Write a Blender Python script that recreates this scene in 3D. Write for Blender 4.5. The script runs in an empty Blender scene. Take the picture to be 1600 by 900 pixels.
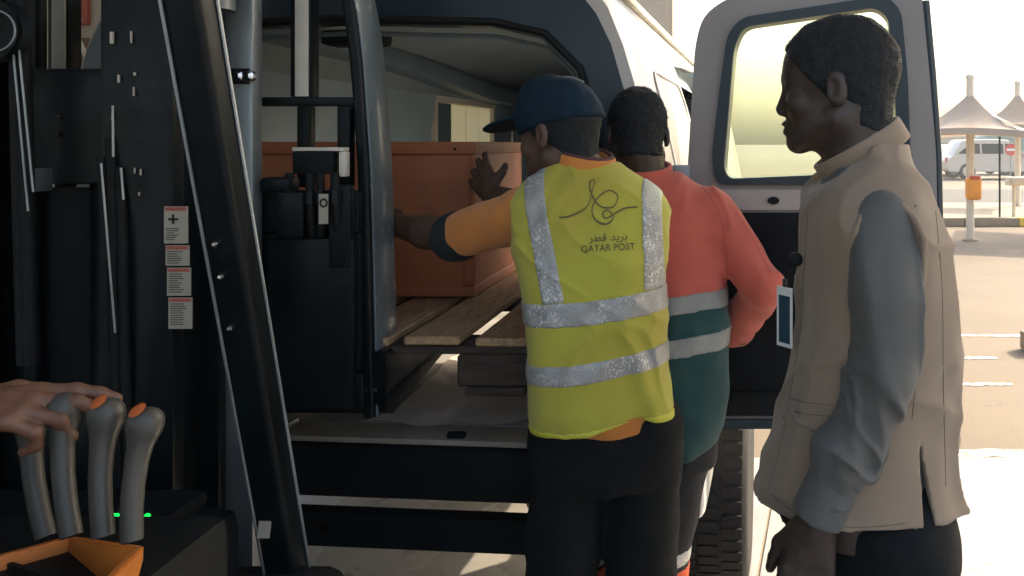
import bpy, bmesh, math, random
import numpy as np
from mathutils import Vector, Matrix
from mathutils.bvhtree import BVHTree
from mathutils.geometry import tessellate_polygon
random.seed(7); np.random.seed(7)
R = math.radians
S = bpy.context.scene
COL = S.collection

# ------------------------------------------------------------------ camera, sky, sun, exposure
FPX, PX0, HY, CAMZ = 1300.0, 1100.0, 225.0, 1.5
cam = bpy.data.cameras.new('camera'); camo = bpy.data.objects.new('camera', cam); COL.objects.link(camo)
cam.sensor_width = 36; cam.lens = 36*FPX/1600
cam.shift_x = -(PX0-800)/1600; cam.shift_y = -(450-HY)/1600
cam.clip_start = .05; cam.clip_end = 3000
camo.location = (0, 0, CAMZ); camo.rotation_euler = (R(90), 0, 0)
S.camera = camo
SUN_EL, SUN_AZ = 38.0, 55.0            # azimuth: degrees to the right of straight ahead (+Y)
w = bpy.data.worlds.new('World'); S.world = w; w.use_nodes = True
nt = w.node_tree; nt.nodes.clear()
sky = nt.nodes.new('ShaderNodeTexSky'); sky.sky_type = 'NISHITA'; sky.sun_disc = False
sky.sun_elevation = R(SUN_EL); sky.sun_rotation = R(SUN_AZ)
sky.air_density = 1.3; sky.dust_density = 5.5; sky.ozone_density = 1.0
bg = nt.nodes.new('ShaderNodeBackground'); bg.inputs[1].default_value = .15
wo = nt.nodes.new('ShaderNodeOutputWorld')
nt.links.new(sky.outputs[0], bg.inputs[0]); nt.links.new(bg.outputs[0], wo.inputs[0])
sl = bpy.data.lights.new('sun', 'SUN'); sl.energy = 2.8; sl.angle = R(.6); sl.color = (1, .84, .62)
so = bpy.data.objects.new('sun', sl); COL.objects.link(so)
sd = Vector((math.sin(R(SUN_AZ))*math.cos(R(SUN_EL)), math.cos(R(SUN_AZ))*math.cos(R(SUN_EL)), math.sin(R(SUN_EL))))
so.rotation_euler = (-sd).to_track_quat('-Z', 'Y').to_euler(); so.location = (0, 0, 20)
S.view_settings.view_transform = 'Standard'; S.view_settings.look = 'None'
S.view_settings.gamma = 1; S.view_settings.exposure = 1.7; S.view_settings.use_curve_mapping = False
S.cycles.use_denoising = True; S.cycles.max_bounces = 10; S.cycles.diffuse_bounces = 6
S.cycles.transmission_bounces = 8; S.cycles.transparent_max_bounces = 10; S.cycles.sample_clamp_indirect = 12
S.cycles.caustics_reflective = False; S.cycles.caustics_refractive = False

def P(px, py, d):
    return Vector(((px-PX0)/FPX*d, d, CAMZ-(py-HY)/FPX*d))

# ------------------------------------------------------------------ materials
MATS = {}
def M(name, col, rough=.6, metal=0., var=.12, vs=6., bump=0., bs=60., col2=None, coat=0., spec=.5, sheen=0.,
      stretch=(1, 1, 1), sss=0., wear=None, wear_s=9., wear_t=.62, trans=0., detail=4., rvar=0., emit=None):
    m = bpy.data.materials.new(name); m.use_nodes = True; n = m.node_tree; n.nodes.clear()
    out = n.nodes.new('ShaderNodeOutputMaterial'); b = n.nodes.new('ShaderNodeBsdfPrincipled')
    n.links.new(b.outputs[0], out.inputs[0])
    tc = n.nodes.new('ShaderNodeTexCoord'); mp = n.nodes.new('ShaderNodeMapping'); mp.inputs['Scale'].default_value = stretch
    n.links.new(tc.outputs['Object'], mp.inputs[0])
    nz = n.nodes.new('ShaderNodeTexNoise'); nz.inputs['Scale'].default_value = vs; nz.inputs['Detail'].default_value = detail
    n.links.new(mp.outputs[0], nz.inputs['Vector'])
    mx = n.nodes.new('ShaderNodeMix'); mx.data_type = 'RGBA'
    c = Vector(col)
    a0 = tuple(max(0, x*(1-var)) for x in col)+(1,)
    a1 = (tuple(col2) if col2 else tuple(min(.95, x*(1+var)) for x in col))+(1,)
    mr = n.nodes.new('ShaderNodeMapRange'); mr.inputs[1].default_value = .3; mr.inputs[2].default_value = .7
    n.links.new(nz.outputs[0], mr.inputs[0]); n.links.new(mr.outputs[0], mx.inputs[0])
    mx.inputs[6].default_value = a0; mx.inputs[7].default_value = a1
    last = mx.outputs[2]
    b.inputs['Roughness'].default_value = rough; b.inputs['Metallic'].default_value = metal
    b.inputs['Specular IOR Level'].default_value = spec
    if rvar:
        r2 = n.nodes.new('ShaderNodeMapRange'); r2.inputs[1].default_value = .3; r2.inputs[2].default_value = .7
        r2.inputs[3].default_value = max(.03, rough-rvar); r2.inputs[4].default_value = min(1, rough+rvar)
        nz3 = n.nodes.new('ShaderNodeTexNoise'); nz3.inputs['Scale'].default_value = vs*2.7; nz3.inputs['Detail'].default_value = 6
        n.links.new(mp.outputs[0], nz3.inputs['Vector'])
        n.links.new(nz3.outputs[0], r2.inputs[0]); n.links.new(r2.outputs[0], b.inputs['Roughness'])
    if wear:
        nw = n.nodes.new('ShaderNodeTexNoise'); nw.inputs['Scale'].default_value = wear_s; nw.inputs['Detail'].default_value = 9
        nw.inputs['Roughness'].default_value = .7
        n.links.new(mp.outputs[0], nw.inputs['Vector'])
        rw = n.nodes.new('ShaderNodeMapRange'); rw.inputs[1].default_value = wear_t; rw.inputs[2].default_value = wear_t+.05
        n.links.new(nw.outputs[0], rw.inputs[0])
        m2 = n.nodes.new('ShaderNodeMix'); m2.data_type = 'RGBA'
        n.links.new(rw.outputs[0], m2.inputs[0]); n.links.new(last, m2.inputs[6]); m2.inputs[7].default_value = tuple(wear)+(1,)
        last = m2.outputs[2]
    n.links.new(last, b.inputs['Base Color'])
    if bump:
        nb = n.nodes.new('ShaderNodeTexNoise'); nb.inputs['Scale'].default_value = bs; nb.inputs['Detail'].default_value = 5
        n.links.new(mp.outputs[0], nb.inputs['Vector'])
        bp = n.nodes.new('ShaderNodeBump'); bp.inputs['Strength'].default_value = bump; bp.inputs['Distance'].default_value = .01
        n.links.new(nb.outputs[0], bp.inputs['Height']); n.links.new(bp.outputs[0], b.inputs['Normal'])
    if coat: b.inputs['Coat Weight'].default_value = coat; b.inputs['Coat Roughness'].default_value = .12
    if sheen: b.inputs['Sheen Weight'].default_value = sheen; b.inputs['Sheen Roughness'].default_value = .5
    if sss: b.inputs['Subsurface Weight'].default_value = sss; b.inputs['Subsurface Radius'].default_value = (.02, .008, .005)
    if trans: b.inputs['Transmission Weight'].default_value = trans
    if emit:
        b.inputs['Emission Color'].default_value = tuple(emit[0])+(1,); b.inputs['Emission Strength'].default_value = emit[1]
    MATS[name] = m
    return m

def glass_mat(name, tint, glossy=.08):
    m = bpy.data.materials.new(name); m.use_nodes = True; n = m.node_tree; n.nodes.clear()
    out = n.nodes.new('ShaderNodeOutputMaterial'); t = n.nodes.new('ShaderNodeBsdfTransparent'); t.inputs[0].default_value = tuple(tint)+(1,)
    g = n.nodes.new('ShaderNodeBsdfGlossy'); g.inputs['Roughness'].default_value = .03
    f = n.nodes.new('ShaderNodeFresnel'); f.inputs[0].default_value = 1.45
    mx = n.nodes.new('ShaderNodeMixShader'); n.links.new(f.outputs[0], mx.inputs[0])
    n.links.new(t.outputs[0], mx.inputs[1]); n.links.new(g.outputs[0], mx.inputs[2]); n.links.new(mx.outputs[0], out.inputs[0])
    return m

def sheet_mat(name, col, t=.45):
    m = M(name, col, .35, var=.06, vs=9); n = m.node_tree
    b = [x for x in n.nodes if x.type == 'BSDF_PRINCIPLED'][0]; out = [x for x in n.nodes if x.type == 'OUTPUT_MATERIAL'][0]
    tr = n.nodes.new('ShaderNodeBsdfTranslucent'); tr.inputs[0].default_value = tuple(col)+(1,)
    mx = n.nodes.new('ShaderNodeMixShader'); mx.inputs[0].default_value = t
    n.links.new(b.outputs[0], mx.inputs[1]); n.links.new(tr.outputs[0], mx.inputs[2]); n.links.new(mx.outputs[0], out.inputs[0])
    return m

# ------------------------------------------------------------------ object helpers
def setp(o, label=None, cat=None, group=None, kind=None):
    if label: o['label'] = label
    if cat: o['category'] = cat
    if group: o['group'] = group
    if kind: o['kind'] = kind
    return o
def thing(name, label, cat, loc=(0, 0, 0), group=None):
    o = bpy.data.objects.new(name, None); COL.objects.link(o); o.location = loc; o.empty_display_size = .1
    return setp(o, label, cat, group)
def adopt(o, parent):
    if parent is not None:
        o.parent = parent
        m = Matrix.Translation(parent.location)
        o.matrix_parent_inverse = m.inverted() if parent.type == 'EMPTY' else Matrix.Identity(4)
    return o
def link(name, me, mat, parent=None, smooth=False):
    o = bpy.data.objects.new(name, me); COL.objects.link(o)
    if mat is not None and not me.materials:
        me.materials.append(mat)
    if smooth:
        me.polygons.foreach_set('use_smooth', np.ones(len(me.polygons), dtype=bool))
    return adopt(o, parent)
def fin(name, bm, mat, parent=None, smooth=False, autos=None):
    bmesh.ops.recalc_face_normals(bm, faces=bm.faces[:])
    me = bpy.data.meshes.new(name); bm.to_mesh(me); bm.free()
    if autos is not None:
        me.polygons.foreach_set('use_smooth', np.ones(len(me.polygons), dtype=bool))
        me.set_sharp_from_angle(angle=R(autos))
    return link(name, me, mat, parent, smooth)
def NB(): return bmesh.new()
def abox(bm, lo, hi, bev=0., seg=1, M4=None):
    lo = Vector(lo); hi = Vector(hi); c = (lo+hi)/2; s = hi-lo
    r = bmesh.ops.create_cube(bm, size=1, matrix=Matrix.Translation(c) @ Matrix.Diagonal((abs(s.x), abs(s.y), abs(s.z), 1)))
    vs = r['verts']
    if bev:
        es = list({e for v in vs for e in v.link_edges})
        r = bmesh.ops.bevel(bm, geom=es, offset=min(bev, .45*min(abs(x) for x in s)), segments=seg, affect='EDGES', profile=.6)
        vs = list({v for f in r['faces'] for v in f.verts} | {v for v in vs if v.is_valid})
    if M4 is not None: bmesh.ops.transform(bm, matrix=M4, verts=vs)
    return vs
def box(name, mat, parent, lo, hi, bev=.004, seg=2, M4=None):
    bm = NB(); abox(bm, lo, hi, bev, seg, M4); return fin(name, bm, mat, parent, autos=35)
def frame_of(t):
    t = t.normalized(); up = Vector((0, 0, 1)) if abs(t.z) < .9 else Vector((0, 1, 0))
    u = t.cross(up).normalized(); return u, u.cross(t).normalized()
def atube(bm, pts, rad, seg=10, cap=True, prof=None, up=None):
    """sweep a circle (or a 2-D profile) along points"""
    pts = [Vector(p) for p in pts]; rings = []
    n = len(pts); u = None
    for i, p in enumerate(pts):
        t = (pts[min(i+1, n-1)]-pts[max(i-1, 0)]).normalized()
        if u is None:
            if up is not None: u = Vector(up) - t*t.dot(Vector(up)); u.normalize()
            else: u, _ = frame_of(t)
        u = (u-t*t.dot(u)).normalized(); v = t.cross(u)
        r = rad[i] if isinstance(rad, (list, tuple)) else rad
        if prof: ring = [bm.verts.new(p+u*a+v*b) for a, b in prof]
        else: ring = [bm.verts.new(p+(u*math.cos(2*math.pi*k/seg)+v*math.sin(2*math.pi*k/seg))*r) for k in range(seg)]
        rings.append(ring)
    m = len(rings[0])
    for a, b in zip(rings, rings[1:]):
        for k in range(m): bm.faces.new((a[k], a[(k+1) % m], b[(k+1) % m], b[k]))
    if cap: bm.faces.new(rings[0][::-1]); bm.faces.new(rings[-1])
def tube(name, mat, parent, pts, rad, seg=10, prof=None, up=None, autos=40):
    bm = NB(); atube(bm, pts, rad, seg, True, prof, up); return fin(name, bm, mat, parent, autos=autos)
def rrect(a, b, r, n=3):
    o = []
    for cx, cy, s in ((a-r, b-r, 0), (-a+r, b-r, 90), (-a+r, -b+r, 180), (a-r, -b+r, 270)):
        for k in range(n+1):
            t = R(s+90*k/n); o.append((cx+r*math.cos(t), cy+r*math.sin(t)))
    return o
def smoothpath(pts, n=6):
    pts = [Vector(p) for p in pts]; out = []
    for i in range(len(pts)-1):
        p0 = pts[max(i-1, 0)]; p1 = pts[i]; p2 = pts[i+1]; p3 = pts[min(i+2, len(pts)-1)]
        for k in range(n):
            t = k/n
            out.append(.5*((2*p1)+(p2-p0)*t+(2*p0-5*p1+4*p2-p3)*t*t+(3*p1-p0-3*p2+p3)*t**3))
    return out+[pts[-1]]
def lathe(bm, prof, c, axis='Z', seg=20, M4=None):
    rings = []
    for r, h in prof:
        rings.append([bm.verts.new(Vector((r*math.cos(2*math.pi*k/seg), r*math.sin(2*math.pi*k/seg), h))) for k in range(seg)])
    for a, b in zip(rings, rings[1:]):
        for k in range(seg): bm.faces.new((a[k], a[(k+1) % seg], b[(k+1) % seg], b[k]))
    bm.faces.new(rings[0][::-1]); bm.faces.new(rings[-1])
    rot = {'Z': Matrix.Identity(4), 'X': Matrix.Rotation(R(90), 4, 'Y'), 'Y': Matrix.Rotation(R(-90), 4, 'X')}[axis]
    vs = [v for r in rings for v in r]
    bmesh.ops.transform(bm, matrix=Matrix.Translation(c) @ (M4 or Matrix.Identity(4)) @ rot, verts=vs)
def plate(bm, outer, normal, t, holes=()):
    """thick plate from 3-D outline(s) lying in a plane; extruded by t along normal"""
    nrm = Vector(normal).normalized()
    loops = [[Vector(p) for p in outer]]+[[Vector(p) for p in h] for h in holes]
    tri = tessellate_polygon(loops); flat = [p for l in loops for p in l]
    a = [bm.verts.new(p) for p in flat]; b = [bm.verts.new(p+nrm*t) for p in flat]
    for f in tri:
        try: bm.faces.new([a[i] for i in f]); bm.faces.new([b[i] for i in f][::-1])
        except ValueError: pass
    k = 0
    for l in loops:
        m = len(l)
        for i in range(m):
            j = (i+1) % m; bm.faces.new((a[k+i], a[k+j], b[k+j], b[k+i]))
        k += m
def round_poly(pts, r, n=4):
    """round the corners of a 2-D polygon"""
    out = []; m = len(pts)
    for i in range(m):
        p = Vector(pts[i]); a = Vector(pts[i-1])-p; b = Vector(pts[(i+1) % m])-p
        q = min(r, a.length*.45, b.length*.45); s = p+a.normalized()*q; e = p+b.normalized()*q
        for k in range(n+1):
            t = k/n; out.append(tuple((1-t)**2*s+2*t*(1-t)*p+t*t*e))
    return out

# ------------------------------------------------------------------ implicit surfaces (for bodies and cloth)
def smin(a, b, k):
    if k <= 0: return np.minimum(a, b)
    h = np.clip(.5+.5*(b-a)/k, 0, 1); return b*(1-h)+a*h-k*h*(1-h)
def smax(a, b, k): return -smin(-a, -b, k)
_LAT = np.random.rand(32, 32, 32).astype(np.float32)
def noise3(x, y, z):
    x, y, z = np.broadcast_arrays(x, y, z)
    xi = np.floor(x).astype(int); yi = np.floor(y).astype(int); zi = np.floor(z).astype(int)
    fx = x-xi; fy = y-yi; fz = z-zi
    fx = fx*fx*(3-2*fx); fy = fy*fy*(3-2*fy); fz = fz*fz*(3-2*fz); r = 0
    for i in (0, 1):
        for j in (0, 1):
            for k in (0, 1):
                r = r+_LAT[(xi+i) & 31, (yi+j) & 31, (zi+k) & 31]*(fx if i else 1-fx)*(fy if j else 1-fy)*(fz if k else 1-fz)
    return r*2-1
def crease(x, y, z, p=3.):
    return np.clip(1-np.abs(noise3(x, y, z))*1.6, 0, 1)**p-.25
class Field:
    def __init__(s, lo, hi, h):
        s.lo = np.array(lo, float); s.h = h; s.n = np.maximum(4, np.ceil((np.array(hi)-s.lo)/h).astype(int)+1)
        s.ax = [s.lo[i]+h*np.arange(s.n[i]) for i in range(3)]
        s.d = np.full(s.n, .25, np.float32)
    def like(s, arr):
        f = Field.__new__(Field); f.lo = s.lo; f.h = s.h; f.n = s.n; f.ax = s.ax; f.d = arr.astype(np.float32); return f
    def xyz(s, sl=None):
        sl = sl or (slice(None),)*3
        return (s.ax[0][sl[0]][:, None, None], s.ax[1][sl[1]][None, :, None], s.ax[2][sl[2]][None, None, :])
    def sl(s, lo, hi):
        a = np.clip(np.floor((np.array(lo)-s.lo)/s.h).astype(int), 0, s.n); b = np.clip(np.ceil((np.array(hi)-s.lo)/s.h).astype(int)+1, 0, s.n)
        return tuple(slice(a[i], b[i]) for i in range(3))
    def put(s, fn, lo, hi, k=0., sub=False):
        g = s.sl(lo, hi)
        if any(q.stop <= q.start for q in g): return
        v = fn(*s.xyz(g))
        s.d[g] = smax(s.d[g], -v, k) if sub else smin(s.d[g], v, k)
    def cap(s, a, b, ra, rb=None, k=.01, sub=False):
        rb = ra if rb is None else rb; a = np.array(a, float); b = np.array(b, float); m = max(ra, rb)+k+.03
        ab = b-a; L = max(1e-9, ab@ab)
        def fn(x, y, z):
            t = np.clip(((x-a[0])*ab[0]+(y-a[1])*ab[1]+(z-a[2])*ab[2])/L, 0, 1)
            return np.sqrt((x-a[0]-t*ab[0])**2+(y-a[1]-t*ab[1])**2+(z-a[2]-t*ab[2])**2)-(ra+(rb-ra)*t)
        s.put(fn, np.minimum(a, b)-m, np.maximum(a, b)+m, k, sub)
    def ell(s, c, r, k=.01, Rm=None, sub=False):
        c = np.array(c, float); r = np.array(r, float); m = r.max()+k+.03
        Q = np.eye(3) if Rm is None else np.array(Rm)
        def fn(x, y, z):
            x = x-c[0]; y = y-c[1]; z = z-c[2]
            u = x*Q[0, 0]+y*Q[1, 0]+z*Q[2, 0]; v = x*Q[0, 1]+y*Q[1, 1]+z*Q[2, 1]; w_ = x*Q[0, 2]+y*Q[1, 2]+z*Q[2, 2]
            k0 = np.sqrt((u/r[0])**2+(v/r[1])**2+(w_/r[2])**2)+1e-9
            k1 = np.sqrt((u/r[0]**2)**2+(v/r[1]**2)**2+(w_/r[2]**2)**2)+1e-9
            return k0*(k0-1)/k1
        s.put(fn, c-m, c+m, k, sub)
    def loft(s, rows, yaw=0., k=.02, grow=0., zlo=None, zhi=None):
        """rows: (z, cx, cy, a, b) from low to high; ellipse rings"""
        rows = np.array(sorted(rows)); zz = s.ax[2]
        def it(c):
            return sum(np.interp(zz+o, rows[:, 0], rows[:, c]) for o in (-.025, -.0125, 0, .0125, .025))/5
        cx, cy, a, b = [it(c)[None, None, :] for c in (1, 2, 3, 4)]
        a = a+grow; b = b+grow; X, Y, Z = s.xyz(); ca, sa = math.cos(R(yaw)), math.sin(R(yaw))
        u = (X-cx)*ca+(Y-cy)*sa; v = -(X-cx)*sa+(Y-cy)*ca
        k0 = np.sqrt((u/a)**2+(v/b)**2)+1e-6; k1 = np.sqrt((u/a**2)**2+(v/b**2)**2)+1e-6
        d = k0*(k0-1)/k1
        d = np.maximum(d, np.maximum(Z-(rows[-1, 0] if zhi is None else zhi), (rows[0, 0] if zlo is None else zlo)-Z))
        s.d = smin(s.d, np.minimum(d, .25), k).astype(np.float32)
    def cut(s, nrm, pt, k=0.):
        """keep the side the normal points away from"""
        X, Y, Z = s.xyz(); s.d = smax(s.d, (X-pt[0])*nrm[0]+(Y-pt[1])*nrm[1]+(Z-pt[2])*nrm[2], k).astype(np.float32)
    def folds(s, amp, f, seed=0., f2=None, band=.05):
        X, Y, Z = s.xyz(); m = np.abs(s.d) < band
        idx = np.nonzero(m); x = s.ax[0][idx[0]]; y = s.ax[1][idx[1]]; z = s.ax[2][idx[2]]
        wx = .35*noise3(x*7+seed, y*7, z*7)
        v = noise3(x*f[0]+seed+wx, y*f[1]+seed*1.7+wx, z*f[2]+seed*.3+wx)
        v = v + .5*noise3(x*f[0]*2.1+seed+9+wx, y*f[1]*2.1+wx, z*f[2]*2.1+wx)
        v = np.sign(v)*np.abs(v)**.85
        s.d[idx] += amp*v
    def mesh(s, name, smooth=1):
        d = s.d.copy(); d[0] = d[-1] = .1; d[:, 0] = d[:, -1] = .1; d[:, :, 0] = d[:, :, -1] = .1
        ins = d < 0; n = np.array(d.shape)
        c = np.zeros(n-1, np.uint8)
        for i in (0, 1):
            for j in (0, 1):
                for k in (0, 1): c += ins[i:n[0]-1+i, j:n[1]-1+j, k:n[2]-1+k]
        mix = (c > 0) & (c < 8); idx = np.argwhere(mix); pos = np.zeros(idx.shape); cnt = np.zeros(len(idx))
        cor = [(i, j, k) for i in (0, 1) for j in (0, 1) for k in (0, 1)]
        for p in cor:
            for ax in range(3):
                if p[ax]: continue
                q = list(p); q[ax] = 1
                d0 = d[idx[:, 0]+p[0], idx[:, 1]+p[1], idx[:, 2]+p[2]]; d1 = d[idx[:, 0]+q[0], idx[:, 1]+q[1], idx[:, 2]+q[2]]
                cr = (d0 < 0) != (d1 < 0); t = np.where(cr, d0/np.where(d0 == d1, 1, d0-d1), 0)
                pos[cr] += np.array(p); pos[cr, ax] += t[cr]; cnt += cr
        V = s.lo+s.h*(idx+pos/cnt[:, None])
        vid = np.full(n-1, -1, np.int64); vid[mix] = np.arange(len(idx)); Q = []
        for ax in range(3):
            o1, o2 = [(1, 2), (2, 0), (0, 1)][ax]
            a = [slice(None)]*3; b = [slice(None)]*3; a[ax] = slice(0, -1); b[ax] = slice(1, None)
            e = np.argwhere(ins[tuple(a)] != ins[tuple(b)])
            e = e[(e[:, o1] > 0) & (e[:, o2] > 0) & (e[:, o1] < n[o1]-1) & (e[:, o2] < n[o2]-1)]
            fl = ins[e[:, 0], e[:, 1], e[:, 2]]
            q = []
            for da, db in ((1, 1), (0, 1), (0, 0), (1, 0)):
                t = e.copy(); t[:, o1] -= da; t[:, o2] -= db; q.append(vid[t[:, 0], t[:, 1], t[:, 2]])
            q = np.stack(q, 1); q[~fl] = q[~fl][:, ::-1]; Q.append(q)
        Q = np.concatenate(Q)
        for _ in range(smooth):
            acc = np.zeros_like(V); num = np.zeros(len(V))
            for i in range(4):
                a, b = Q[:, i], Q[:, (i+1) % 4]
                for k in range(3):
                    acc[:, k] += np.bincount(a, V[b, k], len(V))+np.bincount(b, V[a, k], len(V))
                num += np.bincount(a, minlength=len(V))+np.bincount(b, minlength=len(V))
            V = .5*V+.5*acc/np.maximum(num, 1)[:, None]
        me = bpy.data.meshes.new(name)
        me.vertices.add(len(V)); me.vertices.foreach_set('co', V.astype(np.float32).ravel())
        me.loops.add(Q.size); me.loops.foreach_set('vertex_index', Q.astype(np.int32).ravel())
        me.polygons.add(len(Q)); me.polygons.foreach_set('loop_start', np.arange(0, Q.size, 4, dtype=np.int32))
        me.update(calc_edges=True); me.validate()
        return me
    def obj(s, name, mat, parent, smooth=1): return link(name, s.mesh(name, smooth), mat, parent, True)

# ------------------------------------------------------------------ material library
m_floor = M('polished_concrete', (.30, .285, .26), .28, var=.16, vs=1.3, bump=.12, bs=26, detail=9, rvar=.14, wear=(.19, .18, .165), wear_s=5, wear_t=.6)
m_asph = M('dusty_asphalt', (.150, .120, .086), .85, var=.14, vs=.7, bump=.35, bs=90, detail=9, wear=(.10, .09, .074), wear_s=2.2, wear_t=.6)
m_road = M('road_asphalt', (.06, .058, .055), .85, var=.15, vs=.9, bump=.3, bs=80)
m_kerb = M('kerb_concrete', (.27, .22, .16), .85, var=.12, vs=4, bump=.3, bs=40)
m_yellow = M('yellow_paint', (.75, .5, .04), .6, var=.1)
m_line = M('worn_white_paint', (.55, .53, .49), .7, var=.1, vs=14, wear=(.2, .18, .15), wear_s=16, wear_t=.5)
m_wall = M('beige_render', (.50, .44, .36), .85, var=.08, vs=3, bump=.25, bs=50)
m_wall2 = M('tan_cladding', (.40, .33, .25), .8, var=.08, vs=2, bump=.2, bs=30)
m_roof = M('roof_steel', (.62, .63, .64), .6, var=.1, vs=2)
m_steel = M('grey_steel', (.30, .31, .32), .45, metal=.6, var=.1, vs=5)
m_black = M('black_gloss_paint', (.004, .007, .009), .46, var=.4, vs=7, bump=.06, bs=40, coat=.05, spec=.22, rvar=.08, wear=(.035, .04, .045), wear_s=38, wear_t=.69)
m_blackm = M('black_matt', (.004, .006, .008), .6, var=.3, vs=9, bump=.1, bs=120, spec=.25)
m_rubber = M('black_rubber', (.006, .007, .008), .7, var=.3, vs=20, bump=.25, bs=140, spec=.3)
m_silver = M('worn_grey_steel', (.36, .40, .42), .42, metal=.75, var=.22, vs=7, stretch=(1, 1, .3), rvar=.15, wear=(.16, .19, .2), wear_s=12, wear_t=.6)
m_cream = M('chipped_cream_paint', (.62, .58, .50), .55, var=.1, vs=12, wear=(.2, .17, .14), wear_s=24, wear_t=.66)
m_postg = M('scuffed_blue_grey', (.12, .155, .175), .4, var=.3, vs=10, coat=.2, wear=(.42, .45, .45), wear_s=26, wear_t=.60, stretch=(1, 1, .5))  # on the backrest posts this grey carries the light on their side faces
m_chrome = M('chrome', (.75, .75, .76), .14, metal=1, var=.05)
m_lever = M('grey_plastic', (.055, .052, .045), .45, var=.1, vs=20, bump=.08, bs=200)
m_orange = M('orange_plastic', (.62, .19, .03), .4, var=.12, vs=12, bump=.06, bs=60)
m_decal = M('orange_decal', (.48, .11, .025), .4, var=.1)
m_label = M('sticker_paper', (.38, .35, .28), .6, var=.08, vs=14)
m_red = M('sticker_red', (.42, .10, .07), .6, var=.1)
m_ink = M('black_ink', (.012, .012, .014), .6, var=.1)
m_led = M('green_led', (.05, .8, .2), .4, emit=((.0, .8, .04), 1.0)); m_led.cycles.emission_sampling = 'NONE'
m_crate = M('terracotta_plastic', (.42, .135, .055), .58, var=.12, vs=3.2, bump=.06, bs=30, rvar=.1, wear=(.29, .10, .06), wear_s=6, wear_t=.6)
m_wood = M('pallet_wood', (.42, .27, .15), .75, var=.3, vs=9, stretch=(9, 1, 9), bump=.4, bs=22, detail=8, wear=(.23, .14, .08), wear_s=14, wear_t=.58)
m_woodd = M('dark_stained_wood', (.05, .034, .025), .8, var=.3, vs=9, stretch=(1, 6, 6), bump=.4, bs=24)
m_sheet = sheet_mat('plastic_sheet', (.88, .79, .72), .3)
m_vanw = M('white_van_paint', (.74, .73, .71), .28, var=.03, vs=2, coat=.7)
m_navy = M('navy_trim', (.010, .028, .044), .42, var=.12, vs=6, coat=.15)
m_taupe = M('taupe_door_paint', (.31, .285, .28), .42, var=.06, vs=3, coat=.25)
m_cloth_in = M('cream_trim', (.46, .40, .35), .6, var=.07, vs=5)
m_lin = M('interior_grey_lining', (.24, .33, .39), .7, var=.12, vs=3.0, bump=.2, bs=40)
m_liner = M('headliner', (.17, .22, .25), .85, var=.08, vs=4, bump=.2, bs=80)
m_duct = M('interior_duct', (.10, .145, .18), .45, var=.12, vs=6)
m_vfloor = M('van_floor', (.30, .29, .275), .6, var=.2, vs=6, bump=.3, bs=30)
m_pad = M('step_pad', (.33, .29, .24), .55, var=.18, vs=8, bump=.2, bs=80)
m_glassg = glass_mat('greenish_door_glass', (.87, .92, .80))
m_glassd = glass_mat('dark_glass', (.05, .06, .065))
m_glassc = glass_mat('clear_glass', (.88, .90, .82))
m_frost = sheet_mat('frosted_pane', (.80, .78, .62), .75)
m_tyre = M('tyre_rubber', (.008, .008, .009), .8, var=.3, vs=30, bump=.3, bs=90)
m_rim = M('rim_silver', (.55, .53, .50), .32, metal=.8, var=.1, vs=12)
m_canvas = sheet_mat('shade_canvas', (.46, .37, .28), .3)
m_pole = M('cream_pole', (.66, .58, .46), .5, var=.06)

# ------------------------------------------------------------------ the setting
gm = NB(); bmesh.ops.create_grid(gm, x_segments=1, y_segments=1, size=1500)
setp(fin('ground', gm, m_asph), kind='structure').location = (0, 0, -.012)
YAW_F = 9.0
fr = Matrix.Translation((.22, 3.05, 0)) @ Matrix.Rotation(R(-YAW_F), 4, 'Z')
fl = NB()
ymax = 3.98; lines = []
plate(fl, [(-11, -10, -.011), (11, -10, -.011), (11, ymax, -.011), (-11, ymax, -.011)], (0, 0, 1), .006)
floor = setp(fin('dock_floor', fl, m_kerb), kind='structure')
# concrete slabs of the dock floor (saw-cut joints), clipped at the dock edge
def clip_poly(poly, n, c):
    out = []
    for i in range(len(poly)):
        a, b = poly[i], poly[(i+1) % len(poly)]; da = a[0]*n[0]+a[1]*n[1]-c; db = b[0]*n[0]+b[1]*n[1]-c
        if da <= 0: out.append(a)
        if da*db < 0:
            t = da/(da-db); out.append((a[0]+(b[0]-a[0])*t, a[1]+(b[1]-a[1])*t))
    return out
sx, sy, gap = 2.4, 2.6, .012
for i in range(-4, 4):
    for j in range(-5, 2):
        q = []
        for a, b in ((0, 0), (1, 0), (1, 1), (0, 1)):
            v = fr @ Vector((i*sx+(sx-gap)*a, j*sy-.55+(sy-gap)*b, 0)); q.append((v.x, v.y))
        for n_, c_ in (((0, 1), ymax-.004), ((0, -1), 9.9), ((1, 0), 10.9), ((-1, 0), 10.9)): q = clip_poly(q, n_, c_) if q else q
        if len(q) >= 3:
            bm = NB(); plate(bm, [(x, y, -.004) for x, y in q], (0, 0, 1), .006+.0006*random.random()); fin('floor_slab', bm, m_floor, floor)
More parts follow.
